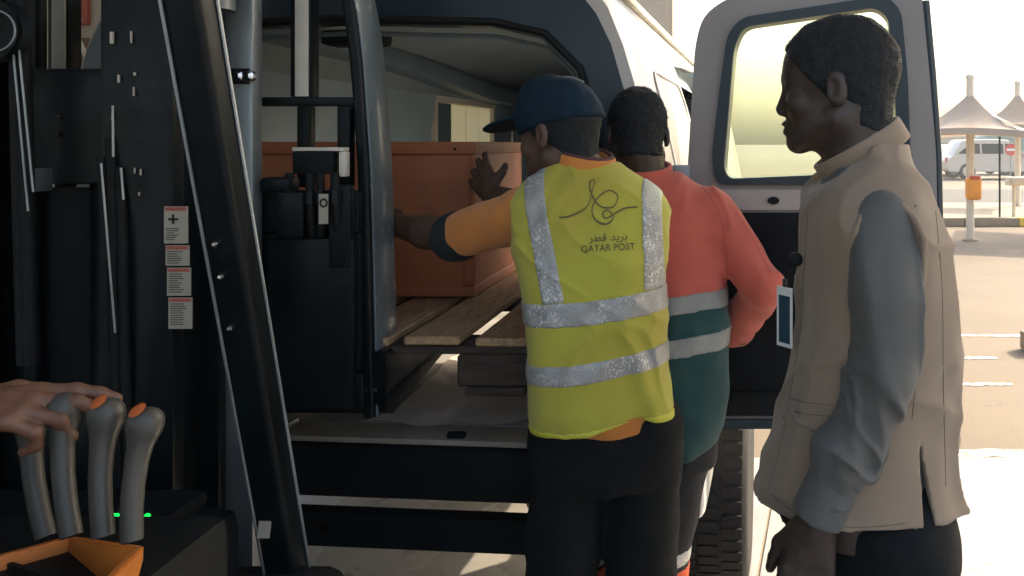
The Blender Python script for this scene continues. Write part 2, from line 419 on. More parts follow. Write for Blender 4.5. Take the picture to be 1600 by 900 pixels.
# road strip and kerbs beyond
def strip(name, mat, x0, x1, y0, y1, z, kind='structure', t=.004):
    bm = NB(); abox(bm, (x0, y0, z-t), (x1, y1, z)); o = fin(name, bm, mat); return setp(o, kind=kind)
strip('road', m_road, -60, 80, 20.5, 27.5, -.004)
strip('pavement', m_kerb, 3.2, 40, 15.4, 19.6, .12, t=.13)
kerb = thing('kerb', 'long low concrete kerb behind the shade umbrella, yellow at one end', 'kerb', (8, 15.3, 0))
for k in range(14):
    x0 = 2.77+k*1.0
    box('kerb_stone', m_yellow if k in (3, 4, 5) else m_kerb, kerb, (x0, 15.2, -.01), (x0+.985, 15.39, .15), .02)
kb = thing('kerb_block', 'pale concrete kerb block at the right edge beside the parking bay', 'kerb', (2.9, 6.3, 0))
for k in range(3): box('kerb_stone', m_kerb, kb, (2.33+k*.7, 5.95, -.01), (2.33+k*.7+.69, 6.15, .13), .02)
def paint(px0, px1, py0, py1, name='painted_marking'):
    d0 = CAMZ*FPX/(py1-HY); d1 = CAMZ*FPX/(py0-HY)
    x0 = (px0-PX0)/FPX*d0; x1 = (px1-PX0)/FPX*d0
    bm = NB(); n = 14
    bot = [(x0+(x1-x0)*i/n, d0+.012*random.uniform(-1, 1), -.011) for i in range(n+1)]
    top = [(x0+(x1-x0)*i/n, d1+.012*random.uniform(-1, 1), -.011) for i in range(n+1)]
    for i in range(n):
        bm.faces.new([bm.verts.new((p[0], p[1], -.0085)) for p in (bot[i], bot[i+1], top[i+1], top[i])])
    bmesh.ops.remove_doubles(bm, verts=bm.verts[:], dist=1e-5)
    return setp(fin(name, bm, m_line), kind='structure')
paint(1488, 1585, 596, 600); paint(1488, 1560, 555, 559); paint(1488, 1506, 560, 592); paint(1200, 1700, 699, 711)
paint(1488, 1640, 521, 524)
# canopy roof, columns and dock walls round the loading bay
rf = NB(); abox(rf, (-10.5, .2, 3.55), (10.5, 4.2, 3.75)); roof = setp(fin('canopy_roof', rf, m_roof), kind='structure')
for y in (.7, 2.4): box('roof_beam', m_steel, roof, (-10.3, y, 3.25), (10.3, y+.18, 3.548), .01)
box('added_shade_roof', m_roof, roof, (-10.5, -3.4, 3.2), (-.75, .18, 3.35), .01)  # unseen roof, added to darken the forklift and mast
box('fascia', m_wall, roof, (-10.5, 4.203, 3.40), (10.5, 4.30, 3.85), .01)
wl = thing('dock_wall', 'beige rendered dock wall behind the forklift mast, left of the van', 'wall', (-5, 4.1, 0))
box('wall_face', m_wall, wl, (-10.5, 3.99, 0), (-2.42, 4.19, 3.545), .01)
box('wall_return', m_wall, wl, (-10.7, .6, 0), (-10.5, 4.19, 3.545), .01)
for x, y in ((8.5, 4.0), (8.5, .7)):
    o = box('canopy_column', m_steel, None, (x, y, 0), (x+.25, y+.19, 3.545), .01)
    setp(o, 'grey steel canopy column at the %s edge of the loading bay' % ('front' if y > 0 else 'rear'), 'column')
# a brown door with a pale curved hose, and a red notice on the dock wall
d = thing('wall_door', 'brown panel door in the dock wall seen through the mast', 'door', (-3.3, 3.98, 0))
box('door_leaf', M('brown_door', (.16, .105, .075), .6, var=.2, vs=6, stretch=(1, 1, .2)), d, P(100, 300, 3.95)+Vector((0, 0, -1)), P(142, 60, 3.985), .004)
box('panel', MATS['brown_door'], d, P(106, 280, 3.935), P(136, 75, 3.949), .003)
setp(tube('hose', m_cream, None, smoothpath([P(96, 33, 3.9), P(108, 38, 3.9), P(118, 52, 3.9), P(128, 73, 3.9), P(137, 100, 3.9), P(145, 150, 3.9), P(148, 260, 3.9), P(150, 380, 3.9)]), .010, 8),
     'pale curved hose hanging in front of the brown wall door', 'hose')
sg = thing('wall_sign', 'small red notice board high on the beige dock wall', 'sign', P(118, 25, 3.97))
box('board', m_red, sg, P(98, 38, 3.96), P(142, -8, 3.985), .003)
for a, b in ((111, 16), (113, 30)):
    box('print_line', m_label, sg, P(a, b+3.5, 3.954), P(a+17, b, 3.959), .0)
# tan building beyond the van
tb = thing('tan_building', 'tall tan clad building behind the white van roof', 'building', (-8, 22, 0))
box('wall', m_wall2, tb, (-16, 20, 0), (-.75, 28, 9.5), .02)
for k in range(5): box('panel', m_wall2, tb, (-15.6+k*2.96, 19.93, .3), (-12.7+k*2.96, 19.999, 9.3), .02)
for k in range(4):
    wn = box('window', m_steel, tb, (-14.9+k*2.96, 19.87, 5.2), (-13.4+k*2.96, 19.929, 6.8), .01)
    box('pane', m_glassd, wn, (-14.83+k*2.96, 19.85, 5.27), (-13.47+k*2.96, 19.868, 6.73), .0)
box('parapet', m_kerb, tb, (-16.2, 19.8, 9.503), (-.55, 28.2, 9.9), .02)
lb = thing('low_building', 'long low hazy building far behind the parked cars', 'building', (40, 76, 0))
box('wall', m_wall, lb, (19, 72, 0), (60, 80, 2.0), .05); box('roof', m_wall2, lb, (18.5, 71.5, 2.003), (60.5, 80.5, 2.35), .05)
for k in range(7):
    box('window', m_glassd, lb, (20.5+k*5.5, 71.93, .7), (22.9+k*5.5, 71.99, 1.6), .0)

# ------------------------------------------------------------------ shade umbrellas, bin, signs, cars
def umbrella(label, c, s=1., half=1.05, eave=1.70, peak=2.26, tip=2.57, nm='shade_umbrella'):
    t = thing(nm, label, 'umbrella', c, 'shade umbrellas in the car park')
    c = Vector(c)
    tube('pole', m_pole, t, [c, c+Vector((0, 0, tip*s))], .062*s, 14)
    lathe_b = NB(); lathe(lathe_b, [(.075*s, 0), (.075*s, .03*s), (.05*s, .06*s)], c+Vector((0, 0, (tip-.03)*s))); fin('finial', lathe_b, m_pole, t, autos=40)
    corners = [Vector((math.cos(R(a)), math.sin(R(a)), 0))*half*s*1.18 for a in (20, 110, 200, 290)]
    for q in range(4):
        bm = NB(); A = corners[q]; B = corners[(q+1) % 4]; n = 9; rows = []
        for i in range(n+1):
            f = i/n; r = .06+.94*f
            h = peak-(peak-eave)*(1-(1-f)**1.7)
            row = []
            for j in range(n+1):
                g = j/n; e = (A*(1-g)+B*g); sag = 1-.10*math.sin(math.pi*g)*f
                row.append(bm.verts.new(c+Vector((e.x*r*sag, e.y*r*sag, (h+.05*f*math.sin(math.pi*g))*s))))
            rows.append(row)
        for i in range(n):
            for j in range(n): bm.faces.new((rows[i][j], rows[i][j+1], rows[i+1][j+1], rows[i+1][j]))
        val = [bm.verts.new(v.co-Vector((0, 0, .10*s))) for v in rows[-1]]
        for j in range(n): bm.faces.new((rows[-1][j], rows[-1][j+1], val[j+1], val[j]))
        fin('canopy_panel', bm, m_canvas, t, True)
        tube('rib', m_pole, t, [c+Vector((0, 0, (peak-.12)*s)), c+Vector((A.x*.97, A.y*.97, (eave-.03)*s))], .012*s, 6)
    bm = NB(); lathe(bm, [(.12*s, 0), (.12*s, .02*s), (.07*s, .04*s)], c); fin('base', bm, m_kerb, t, autos=40)
    return t
UC = (P(1516, 375, 13.0).x, 13.0, -.012)
umbrella('cream shade umbrella nearest the van with an orange bin on its pole', UC)
umbrella('cream shade umbrella further off at the right edge of the picture', ((1590-PX0)/FPX*18.5, 18.5, .12), 1.0, 1.0, 1.75, 2.45, 2.75)
umbrella('large shade umbrella just outside the right edge throwing a shadow on the asphalt', (7.6, 14.0, -.012), 1.0, 2.0, 2.3, 3.1, 3.4)
bn = thing('litter_bin', 'bright orange litter bin strapped to the umbrella pole', 'bin', (UC[0], 12.85, .62))
bm = NB(); abox(bm, (UC[0]-.115, 12.72, .64), (UC[0]+.095, 12.925, .99), .05, 3); fin('bin_body', bm, M('bin_orange', (.85, .30, .02), .45), bn, autos=40)
bm = NB(); abox(bm, (UC[0]-.09, 12.71, .95), (UC[0]+.07, 12.8, 1.015), .02, 2); fin('lid', bm, M('bin_red', (.55, .06, .02), .45), bn, autos=40)
box('strap', m_steel, bn, (UC[0]-.07, 12.927, .78), (UC[0]+.07, 12.937, .83), .001)
o = thing('sign_post', 'thin dark pole standing beside the cream shade umbrella', 'pole', P(1562, 335, 15.6))
tube('post', m_blackm, o, [P(1562, 225, 15.6)+Vector((0, 0, -1.38)), P(1562, 205, 15.6)], .02, 8)
box('bracket', m_steel, o, P(1562, 205, 15.6)+Vector((-.04, -.03, -.1)), P(1562, 205, 15.6)+Vector((.04, .03, -.04)), .004)
o = thing('meter_box', 'cream box on a thin leg at the kerb by the picture edge', 'box', P(1584, 335, 15.8))
tube('leg', m_pole, o, [(P(1584, 335, 15.8).x, 15.8, .12), P(1584, 288, 15.8)], .035, 8)
box('cabinet', m_pole, o, P(1577, 290, 15.7), P(1606, 276, 15.95), .02)
box('door_panel', m_pole, o, P(1581, 288, 15.67), P(1602, 278, 15.699), .004)
o = thing('road_sign', 'round red no entry sign standing before the green van', 'sign', P(1580, 277, 33))
tube('post', m_steel, o, [(P(1580, 235, 33).x, 33.06, -.012), (P(1580, 235, 33).x, 33.06, 1.6)], .03, 8)
bm = NB(); lathe(bm, [(.24, 0), (.24, .02)], P(1580, 234, 33), 'Y', 24); fin('sign_face', bm, M('sign_red', (.6, .05, .04), .4), o)
box('white_bar', M('sign_white', (.8, .8, .78), .4), o, P(1580, 234, 32.99)+Vector((-.17, -.004, -.045)), P(1580, 234, 32.99)+Vector((.17, .004, .045)), .0)

def car(name, label, cat, loc, rz, paint_m, L=4.6, H=1.72, W=1.85, van=False, group='cars parked beyond the road'):
    """side profile runs along local x; wheels, panes and lamps are parts"""
    t = thing(name, label, cat, (0, 0, 0), group)
    h = H
    if van: prof = [(-.5, .30), (.5, .30), (.5, .62), (.47, .95), (.40, 1.05), (.30, h), (-.48, h), (-.5, .9)]
    else: prof = [(-.5, .34), (.5, .34), (.505, .62), (.47, .86), (.26, .98), (.10, h*.97), (-.02, h), (-.34, h*.985), (-.455, .98), (-.5, .82)]
    prof = [(x*L, z) for x, z in prof]
    pr = round_poly(prof, .16, 4)
    bm = NB(); cols = []
    for yy in (-1, -.86, .86, 1):
        row = []
        for x, z in pr:
            tum = .0 if z < 1.0 else (z-1.0)*.22
            k = abs(yy)
            y = math.copysign((W/2 if k == 1 else W/2*.9)-tum, yy)
            sh = 0 if k < 1 else .05
            row.append(bm.verts.new((x*(1-sh*.3), y, z-(sh*.4 if z > 1 else -sh*.3))))
        cols.append(row)
    n = len(pr)
    for a, b in zip(cols, cols[1:]):
        for i in range(n): bm.faces.new((a[i], a[(i+1) % n], b[(i+1) % n], b[i]))
    bm.faces.new(cols[0]); bm.faces.new(cols[-1][::-1])
    fin('body', bm, paint_m, t, autos=40)
    for sx_ in (-.31*L, .31*L):
        for sy_ in (-1, 1):
            bm = NB(); lathe(bm, [(.22, -.11), (.33, -.11), (.36, -.07), (.36, .07), (.33, .11), (.22, .11)], (sx_, sy_*(W/2-.09), .36), 'Y', 22)
            wh = fin('wheel', bm, m_tyre, t, autos=40)
            bm = NB(); lathe(bm, [(.05, -.12), (.22, -.113), (.22, .113), (.05, .12)], (sx_, sy_*(W/2-.09), .36), 'Y', 18); fin('rim', bm, m_rim, wh, autos=40)
    for sy_ in (-1, 1):
        y0 = sy_*(W/2-.02)
        zz0, zz1 = 1.10, h-.20
        if van: spans = [(.17*L, .27*L, .31*L)]
        else: spans = [(-.40*L, -.30*L, -.19*L), (-.17*L, -.17*L, .03*L), (.05*L, .05*L, .20*L)]
        for si, sp in enumerate(spans):
            a, a2, b = sp
            q = [(a, zz0), (b, zz0), (b-(.12*L*.5 if (si == 2 or van) else 0), zz1), (max(a, a2 if si == 0 else a)+(.03*L if si == 0 else 0), zz1)]
            q3 = [(x, sy_*(W/2-(z-1)*.22-.02), z) for x, z in q]
            bm = NB(); plate(bm, q3, (0, sy_, 0), .03); fin('side_window', bm, m_glassd, t)
        box('door_handle', m_steel, t, (-.05*L, y0+sy_*.01, .88), (.01*L, y0+sy_*.035, .91), .004)
        box('mirror', paint_m, t, (.2*L, y0+sy_*.02, 1.0), (.24*L, y0+sy_*.2, 1.14), .03)
        box('headlight', m_chrome, t, (.478*L, sy_*(W/2-.45), .70), (.503*L, sy_*(W/2-.12), .82), .02)
        box('tail_lamp', M('tail_red', (.4, .02, .02), .3) if 'tail_red' not in MATS else MATS['tail_red'], t, (-.503*L, sy_*(W/2-.26), .72), (-.485*L, sy_*(W/2-.1), .95), .02)
    if not van:
        q = [(.265*L, -.62, .985), (.265*L, .62, .985), (.125*L, .52, h-.16), (.125*L, -.52, h-.16)]
        bm = NB(); plate(bm, q, (.5, 0, .8), .04); fin('windscreen', bm, m_glassd, t)
    t.location = loc; t.rotation_euler = (0, 0, rz)
    return t
m_champ = M('champagne_car_paint', (.52, .47, .39), .3, var=.03, coat=.7)
m_wcar = M('white_car_paint', (.7, .69, .67), .3, var=.03, coat=.7)
m_green = M('green_van_paint', (.12, .20, .18), .35, var=.05, coat=.4)
car('parked_suv', 'champagne sport utility car parked behind the cream umbrella pole', 'car', ((1550-PX0)/FPX*36, 36, -.012), R(3), m_champ)
car('parked_car', 'white car half hidden by the open van door', 'car', ((1468-PX0)/FPX*40, 40, -.012), R(88), m_wcar, 4.5, 1.5, 1.8)
car('parked_van', 'green van parked behind the champagne car', 'van', ((1604-PX0)/FPX*41.5, 41.5, -.012), R(4), m_green, 4.9, 2.0, 1.9, True)

# ------------------------------------------------------------------ the van
VY = 5.0
VO = Vector((-.06, 2.32, 0)); vf = Vector((math.sin(R(VY)), math.cos(R(VY)), 0)); vr = Vector((math.cos(R(VY)), -math.sin(R(VY)), 0))
def V(x, y, z): return VO+vr*x+vf*y+Vector((0, 0, z))
VM = Matrix(((vr.x, vf.x, 0, VO.x), (vr.y, vf.y, 0, VO.y), (0, 0, 1, 0), (0, 0, 0, 1)))
van = thing('cargo_van', 'white cargo van with its rear doors open to the loading bay', 'van', V(-.99, 2.2, 0))
W = 1.98
half = [(-.03, .50), (0, .72), (.0, 1.05), (-.02, 1.22), (-.10, 1.60), (-.155, 1.78), (-.20, 1.90), (-.30, 2.02), (-.48, 2.09), (-.99, 2.125)]
prof = half+[(-W-x, z) for x, z in half[-2::-1]]
ys = [(0, .055), (.025, .02), (.08, 0), (.5, 0), (1.2, 0), (2.5, 0), (3.55, 0), (4.1, .0)]
bm = NB(); rings = []
for y, ins in ys:
    r = []
    for x, z in prof:
        cx = -W/2; k = 1-ins/(W/2)
        r.append(bm.verts.new(V(cx+(x-cx)*k, y, z if z < 1.9 else z-ins*.6)))
    rings.append(r)
n = len(prof)
for i in range(len(ys)-1):
    for j in range(n-1):
        if ys[i][0] == 1.2 and prof[j][0] > -W/2 and .7 < min(prof[j][1], prof[j+1][1]) and max(prof[j][1], prof[j+1][1]) < 1.91: continue  # added side opening that floods the load space with light
        if ys[i][0] == 2.5 and prof[j][0] < -W/2 and {prof[j][1], prof[j+1][1]} <= {1.22, 1.60, 1.78}: continue
        bm.faces.new((rings[i][j], rings[i][j+1], rings[i+1][j+1], rings[i+1][j]))
bmesh.ops.solidify(bm, geom=bm.faces[:], thickness=.012)
fin('body_shell', bm, m_vanw, van, autos=32)
# nose: cab front and bonnet
bm = NB(); rr = []
for y, zt, ins in ((4.1, 2.12, 0), (4.35, 1.95, .02), (4.75, 1.45, .03), (5.0, 1.18, .03), (5.55, 1.05, .08), (5.65, .85, .12), (5.65, .45, .12)):
    r = []
    for x, z in prof:
        cx = -W/2; k = 1-ins/(W/2); r.append(bm.verts.new(V(cx+(x-cx)*k, y, min(z, zt))))
    rr.append(r)
for a, b in zip(rr, rr[1:]):
    for j in range(n-1):
        try: bm.faces.new((a[j], a[j+1], b[j+1], b[j]))
        except ValueError: pass
fin('bonnet', bm, m_vanw, van, autos=32)
bm = NB(); plate(bm, [V(-1.75, 4.40, 1.93), V(-.23, 4.40, 1.93), V(-.16, 4.74, 1.5), V(-1.82, 4.74, 1.5)], Vector((vf.x, vf.y, .8)), .03); fin('windscreen', bm, m_glassd, van)
# rear frame round the opening (navy trim)
opn = [(-.235, .70), (-.235, 1.25), (-.255, 1.55), (-.30, 1.70), (-.40, 1.80), (-.55, 1.835), (-.99, 1.85)]
opn = opn+[(-W-x, z) for x, z in opn[-2::-1]]
k = 1-.055/(W/2)
outer = [(-W/2+(x+W/2)*k, (z if z < 1.9 else z-.033)) for x, z in prof]
outer = [(x, z) for x, z in outer if z > .69]
bm = NB(); plate(bm, [V(x, -.004, z) for x, z in outer], vf, .05, ())
bm.free()
bm = NB()
oo = [V(x, -.004, z) for x, z in outer]; ii = [V(x, -.004, z) for x, z in opn]
plate(bm, oo+ii[::-1], vf, .06); fin('rear_frame', bm, m_navy, van, autos=30)
bm = NB(); atube(bm, [V(x+(.012 if x > -.99 else -.012), -.012, z+(.012 if z > 1.5 else 0)) for x, z in opn], .011, 8); fin('door_seal', bm, m_rubber, van, autos=60)
# lining
lin = [(-.20, .70), (-.18, 1.0), (-.17, 1.25), (-.19, 1.60), (-.22, 1.79), (-.30, 1.93), (-.55, 2.02), (-.99, 2.05)]
lin = lin+[(-W-x, z) for x, z in lin[-2::-1]]
yl = [.06, .6, 1.2, 1.8, 2.5, 3.55, 4.0]
def lining(name, sel, mat, skip=None):
    bm = NB(); rr = [[bm.verts.new(V(x, y, z)) for x, z in lin] for y in yl]
    for i in range(len(yl)-1):
        for j in range(len(lin)-1):
            if sel(j) and not (skip and skip(i, j)): bm.faces.new((rr[i][j], rr[i][j+1], rr[i+1][j+1], rr[i+1][j]))
    for v in [v for v in bm.verts if not v.link_faces]: bm.verts.remove(v)
    return fin(name, bm, mat, van, autos=25)
nl = len(lin)-1
lining('headliner', lambda j: 4 <= j < nl-4, m_liner)
lining('right_side_lining', lambda j: j < 4, m_lin, lambda i, j: yl[i] in (1.2, 1.8))  # lining left out at the added light opening
lining('left_side_lining', lambda j: j >= nl-4, m_lin, lambda i, j: yl[i] == 2.5 and lin[j][1] <= 1.79 and lin[j+1][1] >= 1.25 and lin[j][1] > 1.2)
box('bulkhead', m_lin, van, (-W+.2, 4.0, .70), (-.2, 4.03, 2.04), .005, M4=VM)
box('bulkhead_vent', m_blackm, van, (-.62, 3.97, 1.84), (-.36, 3.999, 1.90), .005, M4=VM)
for k in range(4): box('bulkhead_rib', m_lin, van, (-1.55+k*.33, 3.975, .75), (-1.5+k*.33, 3.999, 1.8), .01, M4=VM)
box('load_floor', m_vfloor, van, (-W+.19, .0, .66), (-.19, 4.0, .70), .004, M4=VM)
wn = thing  # side window of the van (left side, seen through the load space)
def Vb(name, mat, lo, hi, bev=.003, par=None): return box(name, mat, par or van, lo, hi, bev, M4=VM)
fx0, fx1 = -W+.165, -W+.215
wf = Vb('side_window', m_cream, (fx0, 2.5, 1.25), (fx1, 2.535, 1.79))
Vb('frame', m_cream, (fx0, 3.52, 1.25), (fx1, 3.55, 1.79), par=wf); Vb('frame', m_cream, (fx0, 2.536, 1.755), (fx1, 3.519, 1.79), par=wf)
Vb('frame', m_cream, (fx0, 2.536, 1.25), (fx1, 3.519, 1.285), par=wf)
for y0, y1, mt in ((2.537, 2.80, m_duct), (2.815, 3.05, m_frost), (3.062, 3.28, m_frost), (3.292, 3.517, m_frost)):
    Vb('pane', mt, (fx0+.015, y0, 1.287), (fx0+.023, y1, 1.753), .0, par=wf)
bm = NB(); rr = []
for y in (2.52, 2.56, 3.1, 3.60, 3.64):
    rr.append([bm.verts.new(V(float(np.interp(z, [h[1] for h in half], [h[0] for h in half]))+(.045 if 2.53 < y < 3.62 else .03), y, z)) for z in (.72, 1.05, 1.22, 1.6, 1.78, 1.9)])
for p_, q_ in zip(rr, rr[1:]):
    for k in range(5): bm.faces.new((p_[k], p_[k+1], q_[k+1], q_[k]))
bmesh.ops.solidify(bm, geom=bm.faces[:], thickness=.025)
sld = fin('added_side_door', bm, m_vanw, van, autos=30); setp(sld, 'added sliding side door beside an opening made to light the load space')  # added panel that goes with the light opening in the side
tube('roof_duct', m_duct, van, [V(-1.66, .25, 1.955), V(-1.68, 1.8, 1.925), V(-1.71, 3.2, 1.845), V(-1.71, 3.9, 1.83)], 1, prof=rrect(.10, .055, .04, 4), up=vr)
box('dome_lamp', m_blackm, van, (-1.12, .10, 1.80), (-.93, .2, 1.848), .02, M4=VM)
tube('headliner_trim', m_liner, van, [V(x, .075, z-.02) for x, z in opn[3:-3]], .008, 6)
# rear bumper with step pad, lower bar, sill catch
bmp = box('bumper', m_blackm, van, (-W-.02, -.135, .535), (-.02, .04, .682), .018, 3, M4=VM)
box('step_pad', m_pad, bmp, (-W+.03, -.128, .684), (-.06, -.006, .700), .004, M4=VM)
bm = NB(); abox(bm, (-.019, -.13, .50), (.075, .20, .70), .045, 4, VM); fin('bumper_end', bm, m_vanw, van, autos=45)
bm = NB(); abox(bm, (-W-.115, -.13, .50), (-W-.021, .20, .70), .045, 4, VM); fin('bumper_end', bm, m_vanw, van, autos=45)
tb_ = NB()
q = [(-W+.12, .395), (-.30, .395), (-.30, .486), (-W+.12, .486)]
holes = []
for cx, rx in ((-1.14, .010), (-1.06, .026), (-.985, .015)):
    holes.append([V(cx+rx*math.cos(a*.524), -.12, 0.443+.009*math.sin(a*.524)) for a in range(12)])
plate(tb_, [V(x, -.12, z) for x, z in q], vf, .05, holes); fin('tow_bar', tb_, m_blackm, van)
for x in (-1.62, -.42): box('tow_bracket', m_blackm, van, (x, -.06, .41), (x+.07, .25, .62), .005, M4=VM)
box('latch', m_blackm, van, (-.63, -.125, .702), (-.58, -.10, .718), .008, M4=VM)
box('latch', m_steel, van, (-1.22, -.10, .702), (-1.10, -.03, .718), .01, M4=VM)
box('chassis_rail', m_blackm, van, (-1.55, .3, .50), (-1.42, 4.6, .62), .01, M4=VM); box('chassis_rail', m_blackm, van, (-.56, .3, .50), (-.43, 4.6, .62), .01, M4=VM)
tube('tailpipe', M('dull_exhaust', (.52, .46, .39), .38, metal=.5, var=.2, vs=16), van, [V(-.5, .24, .40), V(-.28, .19, .39), V(-.10, .172, .385), V(.012, .17, .385)], .038, 18)
tube('rear_axle', m_blackm, van, [V(-1.9, .60, .37), V(-.08, .60, .37)], .05, 12)
def wheel(cx, cy, side):
    c = V(cx, cy, .372); rot = Matrix.Rotation(R(-VY), 4, 'Z')
    bm = NB(); lathe(bm, [(.24, -.115), (.30, -.125), (.345, -.118), (.364, -.10), (.37, -.08), (.37, .08), (.364, .10), (.345, .118), (.30, .125), (.24, .115)], (0, 0, 0), 'X', 56)
    for kk in range(56):           # tread blocks
        for row in (-.075, 0.0, .075):
            a = 2*math.pi*(kk+(.5 if row else 0))/56
            vs = abox(bm, (row-.031, -.0155, .366), (row+.031, .0155, .3745))
            bmesh.ops.transform(bm, matrix=Matrix.Rotation(a, 4, 'X'), verts=vs)
    bmesh.ops.transform(bm, matrix=Matrix.Translation(c) @ rot, verts=bm.verts[:])
    wh = fin('wheel', bm, m_tyre, van, autos=35)
    s = side
    bm = NB(); lathe(bm, [(.245, -.10*s), (.25, .105*s), (.235, .112*s), (.222, .06*s), (.20, .02*s), (.06, .015*s)] if s > 0 else [(.06, -.015), (.20, -.02), (.222, -.06), (.235, -.112), (.25, -.105), (.245, .10)], (0, 0, 0), 'X', 40)
    for kk in range(8):
        vs = abox(bm, (.02*s-.02, -.022, .05), (.02*s+.035*s, .022, .225), .006); bmesh.ops.transform(bm, matrix=Matrix.Rotation(kk*math.pi/4, 4, 'X'), verts=vs)
    lathe(bm, [(.065, -.01), (.065, .07), (.045, .09)], (.02*s, 0, 0), 'X', 20, None if s > 0 else Matrix.Rotation(math.pi, 4, 'Z'))
    bmesh.ops.transform(bm, matrix=Matrix.Translation(c) @ rot, verts=bm.verts[:])
    fin('rim', bm, m_rim, wh, autos=35)
wheel(.05, .60, 1); wheel(-W-.05, .60, -1); wheel(.0, 4.3, 1); wheel(-W, 4.3, -1)
# side details
Vb('drip_rail', m_cream, (-.315, .06, 2.035), (-.285, 4.1, 2.06))
bm = NB(); pts = []
def side_pt(y, z, off=.004):
    x = np.interp(z, [h[1] for h in half], [h[0] for h in half]); return V(x+off, y, z)
q = round_poly([(.35, 1.24), (1.12, 1.24), (1.12, 1.74), (.35, 1.74)], .09, 4)
atube(bm, [side_pt(y, z) for y, z in q]+[side_pt(*q[0])], .004, 6, False); fin('panel_seam', bm, m_vanw, van, True)

# rear doors, both swung outward
DH = V(-.005, -.02, 0)
DA = 10.0
du = Vector((math.cos(R(DA)), -math.sin(R(DA)), 0)); dn = Vector((-math.sin(R(DA)), -math.cos(R(DA)), 0))   # along the door, and toward the camera
DH = Vector(((1078-PX0)/FPX*2.40, 2.40, 0))
def dpx(px, py, off=0.):
    d_ = Vector(((px-PX0)/FPX, 1, -(py-HY)/FPX)); o_ = Vector((0, 0, CAMZ)); p0 = DH+dn*off
    return o_+d_*((p0-o_).dot(dn)/d_.dot(dn))
dout = round_poly([(1086, 70), (1098, 24), (1140, -6), (1436, -52), (1441, 0), (1452, 110), (1463, 240), (1466, 420), (1468, 668), (1078, 668), (1071, 560), (1072, 300)], 26, 4)
dring = round_poly([(1119, 288), (1113, 246), (1124, 150), (1137, 55), (1160, 28), (1385, -6), (1408, 18), (1418, 120), (1424, 291)], 22, 4)
dpane = round_poly([(1141, 279), (1132, 262), (1148, 75), (1162, 43), (1367, 13), (1387, 28), (1396, 115), (1404, 268)], 20, 5)
def uvw(pts): return [((dpx(*p)-DH).dot(du), dpx(*p).z) for p in pts]
U_out, U_ring, U_pane = uvw(dout), uvw(dring), uvw(dpane)
def rear_door(hinge, u, nrm, label):
    def W3(pts, off): return [hinge+u*a+nrm*off+Vector((0, 0, z)) for a, z in pts]
    bm = NB(); plate(bm, W3(U_out, -.055), nrm, .055, [W3(U_pane, -.055)]); skin = fin('door', bm, m_taupe, van, autos=30); setp(skin, label)
    bm = NB(); plate(bm, W3(U_ring, .001), nrm, .014, [W3(U_pane, .001)]); fin('window_trim', bm, m_navy, skin, autos=30)
    bm = NB(); plate(bm, W3(U_pane, -.03), nrm, .006); fin('window_pane', bm, m_glassg, skin)
    def pz(px, py): q = dpx(px, py); return ((q-DH).dot(du), q.z)
    lo = [pz(1080, 332), pz(1458, 332), pz(1460, 648), pz(1080, 648)]
    bm = NB(); plate(bm, W3(round_poly(lo, .03, 3), .001), nrm, .010); fin('lower_panel', bm, m_blackm, skin, autos=30)
    for yy in (372, 610):
        a = [pz(1100, yy), pz(1440, yy), pz(1440, yy+3), pz(1100, yy+3)]
        bm = NB(); plate(bm, W3(a, .0115), nrm, .006); fin('panel_rib', bm, m_blackm, skin)
    st = [pz(1080, 654), pz(1464, 654), pz(1464, 668), pz(1080, 668)]
    bm = NB(); plate(bm, W3(st, .001), nrm, .012); fin('bottom_strip', bm, m_navy, skin)
    tp = [pz(1117, 296), pz(1426, 296), pz(1436, 328), pz(1088, 328)]
    bm = NB(); plate(bm, W3(round_poly(tp, .02, 3), .001), nrm, .006); fin('cream_band', bm, m_cloth_in, skin, autos=30)
    c = pz(1209, 313); ov = [(c[0]+.017*math.cos(k*.4488), c[1]+.011*math.sin(k*.4488)) for k in range(14)]
    bm = NB(); plate(bm, W3(ov, .008), nrm, .006); fin('lock', bm, m_blackm, skin, autos=30)
    ed = [pz(1445, 0), pz(1455, 110), pz(1464, 240), pz(1468, 420), pz(1468, 660)]
    tube('edge_seal', m_navy, skin, W3(ed, -.02), .016, 8)
    for zz in (.85, 1.35):
        box('hinge', m_steel, skin, hinge+Vector((-.05, -.02, zz)), hinge+Vector((.0, .03, zz+.09)), .004)
rear_door(DH, du, dn, 'open right rear door with a greenish window')
LH = V(-W+.03, -.03, 0); ul = -vr*.82+(-vf)*.55; ul.normalize(); nl_ = Vector((-ul.y, ul.x, 0)); nl_ = nl_ if nl_.dot(vr) > 0 else -nl_
rear_door(LH, ul, nl_, 'open left rear door beyond the forklift')

# plastic sheet on the van floor
bm = NB(); nx, ny = 60, 44; g = []
for i in range(nx+1):
    row = []
    for j in range(ny+1):
        a = i/nx; b = j/ny
        x = -.97+a*.80-.10*b*0; y = 2.375+.20*(1-min(1, a*2.6))**1.5*0+b*1.05
        e = .018*math.sin(9*a+2)+.012*math.sin(23*a)
        y += e*(1-b)
        x += .10*b+.03*math.sin(7*b)*(1-a)
        z = .712+.013*float(noise3(np.array(x*11), np.array(y*9), np.array(.3)))+.009*float(noise3(np.array(x*31+y*12), np.array(y*14), np.array(2.3)))
        fr_ = max(0, 1-b*14); z -= .016*fr_*(.6+.5*math.sin(17*a)); z = max(z, .7035)
        row.append(bm.verts.new((x, y, z)))
    g.append(row)
for i in range(nx):
    for j in range(ny): bm.faces.new((g[i][j], g[i+1][j], g[i+1][j+1], g[i][j+1]))
setp(fin('plastic_sheet', bm, m_sheet, None, True), 'crumpled pale plastic sheet spread on the van floor', 'sheet')
o = thing('wedge', 'small tan wooden wedge with a pin on the van sill beside the mast', 'wedge', P(475, 650, 2.5))
